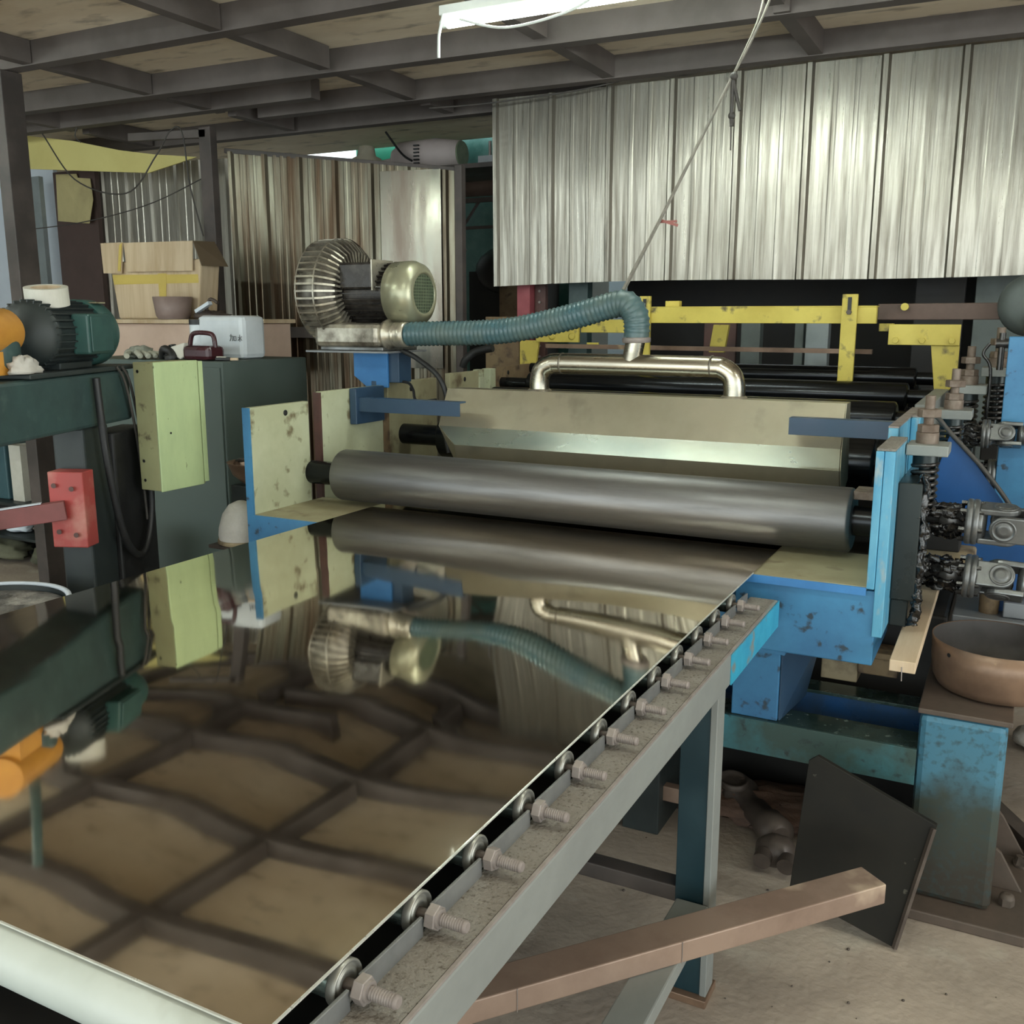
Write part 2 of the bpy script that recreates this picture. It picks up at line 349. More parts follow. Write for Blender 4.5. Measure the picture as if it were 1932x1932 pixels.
def lamp(x0, x1, y, z, label, cable=False):
    t = thing('fluorescent_lamp', ((x0+x1)/2, y, z), label, 'lamp', 'tube lamps under the ceiling beams')
    MB().box(x0, x1, y-.022, y+.022, z+.028, z+.065).build('lamp_housing', M['tubecap'], t, .004)
    MB().cyl((x0+.03, y, z), (x1-.03, y, z), .018, 20).build('lamp_tube', M['tube'], t)
    for x in (x0, x1-.03): MB().cyl((x, y, z), (x+.03, y, z), .017).box(x+.006, x+.024, y-.012, y+.012, z, z+.03).build('lamp_socket', M['tubecap'], t)
    MB().tube([(x0+.15, y, z+.065), (x0+.15, y, CEIL-.11)], .003).tube([(x1-.15, y, z+.065), (x1-.15, y, CEIL-.11)], .003).build('hanger_wire', M['wire'], t)
    if cable:
        MB().tube([(x0+.02, y-.02, z+.03), (x0+.01, y-.03, z-.03), (x0+.005, y-.03, z-.055), (x0+.003, y-.03, z-.13)], .006).build('pull_cord', M['tubecap'], t)
        MB().tube([(x0+.1, y-.03, z-.0), (x0+.3, y-.03, z-.055), (x0+.55, y-.03, z-.035), (x0+.7, y-.03, z+.02)], .005).build('lamp_cable', M['tubecap'], t)
    return t
lamp(-2.16, -.90, 3.57, 2.735, 'bright fluorescent tube hanging under the ceiling beams above the rollers', True)
lamp(-1.2, .05, 1.35, 2.72, 'added fluorescent tube out of view over the front end of the conveyor')  # unseen tube, added for more light from the near side
lamp(-4.4, -3.15, 1.0, 2.72, 'added fluorescent tube out of view over the left foreground')  # unseen tube added to light the foreground
lamp(.9, 2.1, 2.2, 2.72, 'added fluorescent tube out of view over the right aisle')  # unseen tube added to light the right side
lamp(-6.3, -5.1, 2.6, 2.70, 'added fluorescent tube out of view over the drilling machine side')  # added out of view because the left side needs light

# =====================================================================
# CORRUGATED PARTITIONS
# =====================================================================
o = corr((-2.975, 5.5), (1.9, 5.5), lambda t: 2.885, lambda t: 1.785 + .012*math.sin(t*9) + .04*t, seed=3, big=.37, minor=2, hb=.019, hm=.0016, wav=.022, rows=24).build('hanging_corrugated_sheet', M['corr'])
solid(o); tag(o, 'bright galvanised corrugated sheet hanging from the ceiling beam above the yellow frame', 'corrugated sheet')
o = corr((-4.73, 5.10), (-3.16, 5.36), lambda t: 2.66-.19*t, lambda t: .02, seed=11, big=.25, minor=3, hb=.020, hm=.004, wav=.014).build('corrugated_partition', M['corr_rust'])
solid(o); tag(o, 'brownish galvanised corrugated partition standing behind the blower', 'corrugated sheet')
# round reflection on the partition, imitated by a plain sheet added at its right end
o = MB().bar((-3.43, 5.272, 1.28), (-3.43, 5.272, 2.48), .40, .002, up=(.18,-.98,0)).build('reflection_sheet', mat('plain_zinc', (.22,.21,.17), (.15,.12,.095), 2, .24, .95, stretch=(3,3,.4)))
tag(o, 'plain shiny sheet added for the reflection at the right end of the brown partition', 'metal sheet')
t = thing('partition_frame', (-4.0, 5.2, 0), 'dark iron edge frame and cross rail holding the brown partition', 'frame')
MB().bar((-3.13, 5.365, 0), (-3.13, 5.365, 2.5), .05, .05, up=(0,1,0)).build('end_post', M['post'], t, .003)
MB().bar((-4.66, 5.03, 1.50), (-3.75, 5.20, 1.50), .02, .07).build('cross_rail', M['beam'], t, .003)
MB().bar((-4.75, 5.10, 2.665), (-3.13, 5.40, 2.475), .03, .03).build('top_edge', M['post'], t, .003)
o = corr((-6.66, 5.72), (-4.95, 5.72), lambda t: 2.78-.05*t, lambda t: .02, seed=21, big=.26, minor=2, hb=.018, hm=.004).build('corrugated_back_panel', M['corr_back'])
solid(o); tag(o, 'pale corrugated panel behind the cardboard box', 'corrugated sheet')

# posts
def post(x0, x1, y0, y1, z1, m, label, cap=None):
    t = thing('steel_post', ((x0+x1)/2, (y0+y1)/2, 0), label, 'post')
    MB().box(x0, x1, y0, y1, .008, z1).build('post_shaft', m, t, .004)
    MB().box(x0-.05, x1+.05, y0-.05, y1+.02, 0, .012).build('foot_plate', m, t)
    return t
post(-5.00, -4.91, 3.63, 3.76, 2.88, M['post'], 'dark steel roof post at the left edge beside the drilling machine')
t = post(-4.86, -4.76, 4.98, 5.04, 2.80, M['post'], 'dark steel post between the cardboard box and the brown partition')
MB().bar((-5.50, 5.00, 2.79), (-4.80, 5.00, 2.76), .04, .05).build('top_bracket', M['beam'], t, .003)

# yellow board, doors and panels at far left
o = MB().prism([(-7.0,5.25,2.97), (-6.35,5.25,2.87), (-5.9,5.25,2.775), (-5.55,5.25,2.72), (-5.15,5.25,2.675), (-5.62,5.25,2.60), (-7.0,5.25,2.72)], (0,.012,0)).build('yellow_board', M['yellow_tarp'])
tag(o, 'large pale yellow board hanging under the ceiling at far left', 'board')
o = MB().box(-7.08, -6.60, 5.62, 5.66, 0, 2.74).build('partition_board', M['brown_door']); tag(o, 'dark brown panel behind the green motor', 'panel')
o = MB().box(-7.26, -7.10, 5.50, 5.54, 0, 2.70).build('partition_board', M['grey_sheet']); tag(o, 'narrow grey blue panel left of the brown panel', 'panel')
o = MB().prism([(-7.02,5.60,2.72), (-6.78,5.60,2.71), (-6.77,5.60,2.68), (-6.63,5.60,2.665), (-6.58,5.57,2.5), (-6.62,5.55,2.32), (-7.04,5.60,2.36)], (0,.004,0)).build('paper_sheet', mat('old_yellow_paper', (.48,.41,.20), (.38,.32,.16), 3, .85))
tag(o, 'crumpled yellowed paper pinned on the brown panel', 'paper')
o = MB().box(-8.6, -7.30, 5.8, 5.84, 0, 3.0).build('white_board', M['bluewhite']); tag(o, 'bright bluish white panel behind the left post', 'panel')

# loose wires in front of the yellow board
def wire(pts, label, r=.005, name='hanging_wire', m='wire'):
    o = MB().tube(pts, r).build(name, M[m]); return tag(o, label, 'wire')
wire([(-6.75,4.98,2.60), (-6.6,4.98,2.90), (-6.4,4.98,2.93), (-6.05,4.98,2.55), (-5.55,4.98,2.43), (-5.25,4.98,2.65), (-5.1,4.98,2.80), (-5.0,4.98,2.78), (-4.95,4.97,2.45), (-4.84,4.95,2.12)],
     'black cable looping in waves from the beam to the dark post')
wire([(-7.0,5.1,2.24), (-6.2,5.1,2.27), (-5.5,5.1,2.36), (-4.95,5.08,2.50), (-4.82,5.03,2.52)], 'thin wire stretched across the pale corrugated panel', .004)
wire([(-5.92,4.95,2.93), (-5.95,4.93,2.83), (-5.90,4.93,2.78)], 'short bent wire end poking down from a ceiling beam', .004)
wire([(-3.3,5.3,2.83), (-2.9,5.38,2.84), (-2.3,5.42,2.87), (-1.9,5.44,2.93)], 'thin wire running along the top of the hanging sheet', .005)

# behind the gap between the partitions
t = thing('shelf_rack', (-3.6, 6.3, 0), 'dark iron rack seen through the gap beside the brown partition', 'rack')
MB().box(-4.6, -2.9, 6.0, 6.6, 2.585, 2.615).build('top_board', M['post'], t)
MB().cyl((-4.2,6.1,2.46), (-2.9,6.1,2.46), .05).build('pipe', M['brown_beam'], t)
for x in (-4.5, -3.02): MB().box(x, x+.05, 6.0, 6.05, 0, 2.59).build('upright', M['post'], t)
MB().bar((-3.85,6.05,2.38), (-3.05,6.05,2.38), .03, .03).build('cross_bar', M['post'], t)
MB().bar((-3.85,6.05,2.20), (-3.05,6.05,2.20), .02, .02).build('cross_bar', M['post'], t)
MB().bar((-3.72,6.07,2.39), (-3.50,6.07,2.05), .015, .015).bar((-3.40,6.09,2.38), (-3.62,6.09,2.10), .015, .015).build('brace', M['post'], t)
o = MB().box(-3.2, -2.2, 8.0, 8.05, 0, 2.9).build('white_back_panel', M['bluewhite']); tag(o, 'pale bluish panel far behind the gap', 'panel')
o = MB().box(-5.3, -4.25, 7.3, 7.35, 0, 3.3).build('green_back_panel', M['emerald']); tag(o, 'bright green panel high behind the brown partition', 'panel')
o = MB().box(-4.25, -3.2, 7.3, 7.35, 0, 3.3).build('teal_back_panel', mat('teal_mottled', (.03,.12,.10), (.10,.22,.19), 4, .5)); tag(o, 'mottled dark teal panel behind the pale motor', 'panel')
o = MB().box(-3.95, -3.35, 6.9, 7.3, 0, 1.95).ball((-3.65,7.0,1.95), .28, .2, .2).build('dark_machine', M['void']); tag(o, 'black machine body standing in the dark gap', 'machine')
t = thing('pale_motor', (-3.9, 6.3, 2.62), 'pale pinkish motor lying on the rack above the partition', 'motor')
MB().lathe((-4.22,6.3,2.735), (1,0,0), [(0,.07),(.05,.085),(.06,.115),(.36,.12),(.50,.10),(.56,.09)], 28).build('motor_body', M['pale_motor'], t)
MB().lathe((-3.67,6.3,2.735), (1,0,0), [(0,.09),(.02,.085)], 28).build('fan_grille', M['grille'], t)
for i in range(6): MB().box(-3.98, -3.94, 6.165, 6.185, 2.67+i*.024, 2.68+i*.024).build('vent_slot', M['black'], t)
t = thing('gearbox', (-4.5, 6.3, 2.62), 'round beige gearbox on the rack left of the pale motor', 'gearbox')
MB().lathe((-4.48,6.3,2.615), (0,0,1), [(0,.12),(.07,.15),(.10,.13),(.14,.11),(.16,.07),(.22,.06),(.23,.05)], 28).build('gearbox_body', mat('beige_cast', (.42,.38,.29), (.33,.29,.22), 8, .6), t)
MB().cyl((-4.38,6.3,2.68), (-4.22,6.3,2.70), .05).build('coupling', M['pale_motor'], t)
o = MB().tube([(-4.2,6.15,2.9), (-4.05,6.12,2.74), (-3.95,6.1,2.68)], .008).build('motor_cable', M['black']); tag(o, 'black cable draped over the pale motor', 'cable')
t = thing('bolt_stand', (-3.3, 6.1, 2.62), 'small pale block with two upright bolts on the rack end', 'bracket')
MB().box(-3.37, -3.2, 6.02, 6.14, 2.615, 2.66).build('block', M['grey_table'], t)
for x in (-3.31, -3.27): MB().cyl((x,6.08,2.66), (x,6.08,2.76), .010).build('bolt', M['bolt'], t)

# things seen under the hanging sheet
def vpost(x0, x1, y, z1, m, label, name='steel_column', d=.08):
    o = MB().box(x0, x1, y, y+d, 0, z1).build(name, M[m], None, .004); return tag(o, label, 'column')
vpost(-3.20, -2.90, 6.0, 2.25, 'rusty', 'rust brown upright plate behind the hose, left of the red column')
o = MB().box(-3.18, -3.02, 5.99, 6.0, 1.96, 2.06).build('pale_tape', M['white']); tag(o, 'pale tape band on the rust brown upright plate', 'tape')
vpost(-2.90, -2.80, 5.75, 2.4, 'post', 'dark brown column left of the red column')
t = thing('red_column', (-2.78, 5.6, 0), 'pinkish red column under the left part of the hanging sheet', 'column')
MB().box(-2.86, -2.77, 5.6, 5.68, 0, 2.4).build('column_shaft', M['red_post'], t, .003)
MB().box(-2.765, -2.69, 5.66, 5.70, 0, 2.4).build('bolt_strip', M['redbrown'], t, .003)
for i in range(7): MB().cyl((-2.728,5.66,1.35+i*.068), (-2.728,5.65,1.35+i*.068), .008).build('rivet', M['bolt'], t)
vpost(-2.55, -2.42, 5.7, 2.4, 'mgreen', 'dark green column right of the red column')
vpost(-1.66, -1.47, 5.65, 1.62, 'redbrown', 'wide red brown panel behind the yellow beam', d=.03)
vpost(-1.43, -1.32, 5.6, 1.62, 'grey_panel', 'grey green column behind the middle of the yellow beam')
vpost(-1.13, -1.08, 5.6, 1.62, 'grey_panel', 'narrow grey column behind the yellow beam')
vpost(-1.06, -.94, 5.55, 1.62, 'grey_sheet', 'pale grey column behind the right half of the yellow beam')
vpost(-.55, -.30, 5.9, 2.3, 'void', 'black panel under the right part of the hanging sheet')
vpost(-.25, .02, 5.9, 2.3, 'grey_panel', 'wide dark grey panel left of the round cover')
vpost(.05, .6, 5.95, 2.3, 'cabinet', 'blue green panel behind the round cover')
o = MB().box(-2.5, 1.2, 6.6, 6.65, 0, 2.2).build('dark_backdrop', M['void']); tag(o, 'added black backing sheet for the dark space behind the columns', 'panel')  # black sheet added as the dark background
o = MB().bar((-.62,5.0,1.622), (.9,5.0,1.63), .10, .075).build('brown_iron_beam', M['brown_beam'], None, .004); tag(o, 'brown iron beam right of the yellow beam', 'beam')
o = MB().cyl((-.50,4.94,1.645), (-.50,4.915,1.645), .017).build('brass_stud', M['yellow']); tag(o, 'small round brass stud on the brown iron beam', 'stud')
t = thing('round_cover', (.0, 4.85, 1.6), 'grey green round machine cover at the right edge', 'cover')
MB().lathe((.02,4.80,1.65), (0,1,0), [(0,.03),(.01,.09),(.04,.125),(.10,.135)], 40).build('dome', M['grey_panel'], t)
MB().lathe((.0,4.78,1.565), (1,0,0), [(0,.03),(.02,.045),(.25,.05)], 24).build('hub', M['yellow'], t)
MB().box(.0, .08, 4.88, 4.95, 0, 1.6).build('stand', M['grey_panel'], t)

# =====================================================================
# CONVEYOR WITH THE MIRROR SHEET
# =====================================================================
SH = .900
conv = thing('roller_conveyor', (-1.36, 1.5, 0), 'long grey steel roller conveyor table under the polished sheet', 'conveyor')
YN, YF = .33, 2.585
# right rail: box beam, the last stretch still blue
for nm, m, y0, y1 in (('side_rail', M['rail'], YN, YF),):
    MB().box(-.602, -.525, y0, y1, .772, .848).build(nm, m, conv, .004)
MB().box(-.5245, -.5215, 2.10, YF, .774, .846).build('blue_paint_stretch', mat('turquoise_paint', (.04,.34,.50), (.03,.26,.42), 6, .45, c3=(.2,.22,.2), sc3=18, lo3=.6, hi3=.7), conv, label='bright turquoise end stretch of the rail')
MB().box(-.596, -.533, YN, YF-.01, .8482, .8500).build('dust_layer', M['rail_top'], conv, label='brown dust lying on the rail')
MB().box(-.5315, -.5265, YN, 2.45, .8470, .8510).build('weld_line', M['bolt'], conv)
MB().box(-2.12, -.603, YN, YF-.05, .775, .781).build('shade_sheet', M['void'], conv)  # dark sheet added so the space under the rollers reads as shade
MB().box(-2.19, -2.12, YN, YF, .772, .848).build('side_rail', M['rail'], conv, .004)
roll_y = [.769+.1490*i for i in range(12)]
roll_y = [y for y in roll_y if y < 2.6]
# notched flat bar pieces between the bolts
ys = [roll_y[0]-.149] + roll_y + [roll_y[-1]+.12]
for y0, y1 in zip(ys, ys[1:]):
    MB().prism([(-.5965,y0+.010,.849), (-.5965,y1-.012,.849), (-.5965,y1-.012,.876), (-.5965,y0+.010,.880)], (.005,0,0)).build('notched_flat', M['flat'], conv, .001)
def thread(mb, a, L_, r, pitch=.0034):
    n = int(L_/pitch); pr = []
    for i in range(n): pr += [(i*pitch, r*.82), (i*pitch+pitch*.35, r), (i*pitch+pitch*.65, r)]
    pr += [(L_-.0015, r*.9), (L_, r*.75)]
    return mb.lathe(a, (1,0,0), pr, 20)
# one roller with its bolt, built at the origin (axis along X), then copied
def roller_unit():
    r = MB().lathe((-1.485,0,0), (1,0,0), [(0,.0205),(.002,.0215),(1.478,.0215),(1.48,.0210)], 32, caps=False)
    r.lathe((-1.478,0,0), (1,0,0), [(0,.0215),(.003,.018)], 32)
    rr = r.build('conveyor_roller', M['conv_roller'], None); rr.parent = conv
    b = MB().lathe((-.004,0,0), (1,0,0), [(-.002,.0215),(0,.0262),(.0022,.0272),(.011,.0272),(.0125,.0262),(.0122,.0240),(.0085,.0232),(.0085,.0190),(.0110,.0182),(.0120,.0130),(.0090,.0125),(.0090,.007)], 36).build('bearing_end', M['bearing'], rr)
    n = MB().hexa((.0215,0,0), (.0355,0,0), .0165)
    n.lathe((.0355,0,0), (1,0,0), [(0,.0125),(.003,.012)], 24)
    nn = n.build('axle_nut', M['bolt'], rr)
    MB().cyl((-.01,0,0), (.03,0,0), .0068).build('axle', M['scrap'], rr)
    th = MB(); thread(th, (.036,0,0), .040, .0082); th.build('threaded_end', M['bolt'], nn)
    return rr
r0 = roller_unit()
for i, y in enumerate(roll_y):
    c = r0 if i == 0 else copy_tree(r0, conv)
    c.location = Vector((-.611, y, .8715)) - Vector(conv.location); c.rotation_euler = (.35*i, 0, 0)
    if i > 0:
        for ch in c.children: ch.rotation_euler = (0,0,0)
# legs and lower frame
def leg(x, y, blue=True):
    o = MB().box(x-.0, x+.016, y-.03, y+.03, .02, .775).build('leg', M['rail'], conv, .002, label='pale grey leg angle')
    if blue: MB().box(x-.068, x+.0, y-.027, y+.0275, .02, .775).build('leg_web', M['leg_blue'], o, .002)
    MB().box(x-.085, x+.02, y-.045, y+.045, 0, .02).build('foot_plate', M['copper_dark'], o, .002)
leg(-.543, 2.045); leg(-2.15, 2.045); leg(-2.15, .45, False); leg(-.543, .45)
MB().box(-2.14, -.60, 2.02, 2.07, .245, .285).build('cross_bar', M['post'], conv, .003)
MB().box(-.606, -.528, .45, 2.013, .222, .262).build('lower_rail', M['rail'], conv, .004)
MB().box(-2.19, -2.12, .45, 2.02, .22, .262).build('lower_rail', M['rail'], conv, .004)
MB().box(-2.12, -.60, .43, .47, .245, .285).build('cross_bar', M['post'], conv, .003)
# pale end roller in the foreground
t = thing('end_roller', (-1.4, .64, .83), 'thick pale greenish roller across the front end of the polished sheet', 'roller')
MB().lathe((-2.08,.640,.8630), (1,0,0), [(0,.031),(.003,.034),(1.447,.034),(1.45,.031)], 48).build('roller_tube', M['endroll'], t)
MB().cyl((-2.16,.640,.863), (-2.08,.640,.863), .012).build('axle', M['scrap'], t)

# polished sheet, slightly buckled
def sheet_z(x, y):
    fade = min(1, max(0, (2.62-y)/.5))
    n1 = noise.noise(Vector((x*1.5, y*.9, 4.2)))*.0075 + noise.noise(Vector((x*3.1+7, y*1.6, 1.2)))*.0022
    ed = min(1, (x+2.11)/.4, (-.606-x)/.4); ed = max(0, ed)**.8
    return SH - .0055*math.sin(PI*min(1,(y-.64)/2.0))*ed + n1*fade*(.15+.85*ed)
mb = MB(); nx, ny = 70, 120; vs = []
for j in range(ny+1):
    y = .638 + (3.20-.638)*j/ny
    for i in range(nx+1):
        x = -2.113 + 1.505*i/nx; vs.append((x, y, sheet_z(x, y)))
mb.add(vs, [(j*(nx+1)+i, j*(nx+1)+i+1, (j+1)*(nx+1)+i+1, (j+1)*(nx+1)+i) for j in range(ny) for i in range(nx)], True)
o = mb.build('polished_steel_sheet', M['steel_sheet']); s_ = o.modifiers.new('thickness', 'SOLIDIFY'); s_.thickness = .0016; s_.offset = 1; s_ = o.modifiers.new('crisp_rim', 'EDGE_SPLIT'); s_.split_angle = R(35)
tag(o, 'large mirror polished steel sheet lying on the conveyor and running under the roller', 'steel sheet')
MB().box(-.6095, -.6068, .640, 2.64, SH-.0002, SH+.0022).build('sheared_edge', M['edge'], o, label='bright sheared edge')
MB().box(-2.11, -.608, .6365, .639, SH-.0002, SH+.0022).build('sheared_edge', M['edge'], o, label='bright sheared edge')
SHEET = o

# =====================================================================
# ROLLER MACHINE
# =====================================================================
mc = thing('roller_levelling_machine', (-1.35, 3.4, 0), 'blue and cream framed roller machine gripping the far end of the polished sheet', 'machine')
# left frame: row of plates
MB().box(-2.440, -2.412, 2.640, 2.965, .10, 1.283).build('left_frame_plate', M['cream'], mc, .003, label='front cream plate of the left frame')
MB().box(-2.441, -2.411, 2.632, 2.6405, .10, 1.283).build('blue_edge', M['blue'], mc, label='blue painted front edge')
MB().box(-2.440, -2.412, 3.045, 3.46, .10, 1.313).build('left_frame_plate', M['cream'], mc, .003, label='second cream plate of the left frame')
MB().box(-2.441, -2.413, 3.030, 3.045, .10, 1.310).build('rust_strip', M['redbrown'], mc)
MB().box(-2.440, -2.412, 3.50, 3.90, .10, 1.322).build('left_frame_plate', M['khaki'], mc, .003)
MB().box(-2.436, -2.408, 3.462, 3.50, .10, 1.20).build('rust_strip', M['rusty'], mc)
MB().box(-2.440, -2.412, 4.02, 4.30, .10, 1.335).build('left_frame_plate', M['khaki'], mc, .003)
MB().box(-2.445, -2.405, 4.30, 4.345, .10, 1.34).build('frame_edge', M['cream'], mc, .003)
MB().box(-2.440, -2.412, 4.46, 4.90, .10, 1.345).build('left_frame_plate', M['rusty'], mc, .003)
MB().box(-2.45, -2.40, 4.40, 4.46, .10, 1.34).build('frame_edge', M['cream'], mc, .003)
for y, z in ((2.83,1.25), (3.27,1.285), (3.68,1.285), (4.16,1.30), (4.62,1.31)):
    MB().lathe((-2.413,y,z), (1,0,0), [(0,.011),(.0025,.011),(.0025,.006)], 18).build('bolt_hole', M['black'], mc)
# shelves beside the sheet, blue apron below
MB().box(-2.412, -2.05, 2.640, 3.03, .888, .8985).build('left_shelf', M['khaki'], mc, .001)
MB().box(-2.412, -2.05, 2.632, 2.641, .66, .897).build('left_apron', M['blue'], mc, .001)
MB().box(-.70, -.309, 2.640, 3.02, .888, .8985).build('right_shelf', M['khaki'], mc, .001)
MB().box(-.70, -.309, 2.634, 2.640, .876, .8975).build('shelf_lip', M['blue_bracket'], mc)
MB().box(-.66, -.282, 2.648, 2.98, .680, .887).build('right_apron_box', M['blue'], mc, .004)
MB().box(-2.06, -.66, 2.66, 2.70, .66, .85).build('front_beam', M['blue'], mc, .003)
# right frame post and plates
MB().box(-.309, -.289, 2.632, 2.94, .895, 1.262).build('right_inner_plate', M['blue_light'], mc, .002)
MB().box(-.288, -.262, 2.636, 2.94, .765, 1.262).build('right_post', M['blue_light'], mc, .002)
MB().box(-.308, -.263, 2.64, 2.935, 1.2625, 1.268).build('dusty_top', M['rail_top'], mc)
MB().box(-.318, -.290, 2.95, 3.62, .70, 1.290).build('right_frame_plate', M['blue_light'], mc, .003)
MB().box(-.289, -.262, 3.28, 3.62, .70, 1.290).build('right_frame_plate', M['blue_light'], mc, .003)
MB().box(-.318, -.262, 3.70, 4.55, .45, 1.298).build('right_frame_plate', M['rail'], mc, .003)
MB().box(-.318, -.290, 2.95, 3.62, 1.290, 1.2945).box(-.289, -.262, 3.30, 3.62, 1.290, 1.2945).build('dusty_top', M['bolt'], mc)
# rollers
def big_roller(name, y, z, r, x0, x1, m, jr=.045):
    MB().lathe((x0,y,z), (1,0,0), [(0,r-.012),(.006,r-.002),(.012,r),(x1-x0-.012,r),(x1-x0-.006,r-.002),(x1-x0,r-.012)], 64).build(name, M[m], mc)
    MB().cyl((-2.412,y,z), (x0,y,z), jr).build('roller_journal', M['roller_dark'], mc)
    MB().cyl((x1,y,z), (-.28,y,z), jr).build('roller_journal', M['roller_dark'], mc)
big_roller('top_roller', 2.975, 1.008, .097, -2.265, -.398, 'roller')
big_roller('bottom_roller', 2.975, .800, .092, -2.265, -.398, 'roller')
MB().box(-.40, -.318, 2.95, 3.05, 1.075, 1.10).build('bearing_strip', M['bolt_rust'], mc, .002)
big_roller('second_roller', 3.62, 1.09, .095, -2.2, -.42, 'roller_dark')
for y, z, r in ((3.95,1.06,.08), (4.15,1.20,.07), (4.35,1.10,.08), (4.55,1.26,.06), (4.75,1.12,.08), (4.9,1.32,.05), (5.1,1.2,.08)):
    big_roller('work_roller', y, z, r, -2.25, -.42, 'roller_dark', .03)
MB().box(-1.9, -.13, 3.18, 4.9, .0, .69).build('dark_backing', M['void'], mc, .01)  # solid dark block added to stand in for the darkness under the machine
MB().box(-2.40, -.33, 4.98, 5.05, .2, 1.05).build('back_cross_plate', M['void'], mc)
MB().bar((-2.30,4.86,1.445), (-.62,4.86,1.44), .03, .022).build('tie_bar', M['copper_dark'], mc)
MB().bar((-2.30,4.95,1.33), (-.55,4.95,1.32), .04, .05).build('tie_bar', M['interior'], mc)
MB().box(-2.4, -.33, 5.2, 5.3, .2, 1.25).build('back_cross_plate', M['interior'], mc)

# wiper hood with its lip
hd = thing('suction_hood', (-1.25, 3.35, 1.0), 'long dull stainless suction hood lying above the dark roller', 'hood')
def strip(a, b, x0, x1, th=.003, xa=None, xb=None):
    xa = x0 if xa is None else xa; xb = x1 if xb is None else xb
    p = [(x0,*a), (x1,*a), (xb,*b), (xa,*b)]
    n = (Vector(p[1])-Vector(p[0])).cross(Vector(p[3])-Vector(p[0])).normalized()*th
    return MB().prism(p, n)
strip((3.42,1.315), (3.345,1.170), -2.06, -.508, xa=-2.06, xb=-.505).build('hood_face', M['hood'], hd)
strip((3.345,1.170), (3.245,1.112), -2.06, -.505, xa=-1.93, xb=-.49).build('hood_lip', M['hood_lip'], hd, label='lower lip of the hood with lamp light painted in')
strip((3.245,1.111), (3.29,1.00), -1.93, -.49).build('hood_underside', M['hood'], hd)
MB().prism([(-.507,3.42,1.315), (-.503,3.345,1.17), (-.488,3.245,1.112), (-.488,3.29,1.0), (-.50,3.50,1.05), (-.507,3.50,1.29)], (.003,0,0)).build('end_plate', M['hood'], hd)
MB().prism([(-2.06,3.42,1.315), (-2.06,3.345,1.17), (-1.93,3.245,1.112), (-1.93,3.29,1.0), (-2.06,3.50,1.05), (-2.06,3.50,1.29)], (-.003,0,0)).build('end_plate', M['hood'], hd)
MB().box(-2.06, -.507, 3.42, 3.52, 1.290, 1.313).build('hood_top', M['hood'], hd, .002)
# pipe manifold standing on the hood
mf = thing('pipe_manifold', (-1.28, 3.47, 1.32), 'shiny stainless pipe with two elbows and a stub on top of the hood', 'pipe')
MB().tube([(-1.672,3.47,1.31), (-1.672,3.47,1.355), (-1.660,3.47,1.395), (-1.625,3.47,1.418), (-1.57,3.47,1.424), (-1.27,3.47,1.424), (-.99,3.47,1.422), (-.945,3.47,1.417), (-.912,3.47,1.393), (-.901,3.47,1.355), (-.900,3.47,1.31)], .0385, 28, 6).build('bent_pipe', M['stain'], mf)
MB().cyl((-1.292,3.47,1.44), (-1.272,3.47,1.54), .036).build('stub_pipe', M['stain'], mf)
for x in (-1.672, -.900): MB().lathe((x,3.47,1.313), (0,0,1), [(0,.048),(.006,.046),(.01,.040)], 28).build('weld_collar', M['alu'], mf)
for x in (-1.575, -.985): MB().lathe((x,3.47,1.424), (1,0,0), [(-.004,.0385),(-.002,.0402),(.002,.0402),(.004,.0385)], 28, caps=False).build('weld_bead', M['alu'], mf)
# arms that hold the hood
for x0, x1, nm in ((-2.405,-1.90,'left'), (-.655,-.318,'right')):
    t = MB().box(x0, x1, 3.235, 3.241, 1.222, 1.278).build('support_arm', M['blue_dark'], mc, .001, label='navy blue angle arm')
    MB().box(x0, x1, 3.241, 3.285, 1.272, 1.278).build('arm_flange', M['blue_dark'], t, .001)
    if nm == 'left': MB().box(-2.408, -2.375, 3.22, 3.42, 1.17, 1.315).build('arm_plate', M['blue_dark'], t, .003)

# =====================================================================
# BLOWER on its blue post
# =====================================================================
bp = thing('blower_post', (-2.47, 3.5, 1.2), 'blue post with gusset carrying the blower on the left frame', 'post')
MB().box(-2.470, -2.444, 3.46, 3.60, .0, 1.33).box(-2.47, -2.335, 3.475, 3.57, 1.325, 1.452).build('post_column', M['blue_dark'], bp, .003)
MB().prism([(-2.56,3.462,1.452), (-2.385,3.462,1.452), (-2.385,3.462,1.303), (-2.49,3.462,1.300), (-2.56,3.462,1.35)], (0,.012,0)).build('gusset_plate', M['blue_bracket'], bp, .002, label='bright azure gusset plate')
MB().box(-2.72, -2.30, 3.34, 3.64, 1.452, 1.460).build('top_plate', M['grey_table'], bp, .001)
bl = thing('side_channel_blower', (-2.55, 3.5, 1.46), 'oily ribbed side channel blower with motor and grilled olive fan cover', 'blower')
BX, BY, BZ, BR = -2.735, 3.50, 1.705, .205
MB().lathe((BX,BY,BZ), (1,0,0), [(0,.10),(.0,.17),(.012,.196),(.03,BR),(.105,BR),(.12,.196),(.14,.185),(.165,.165),(.175,.135),(.16,.115),(.14,.11)], 72).build('housing', M['alu_dark'], bl)
fins = MB()
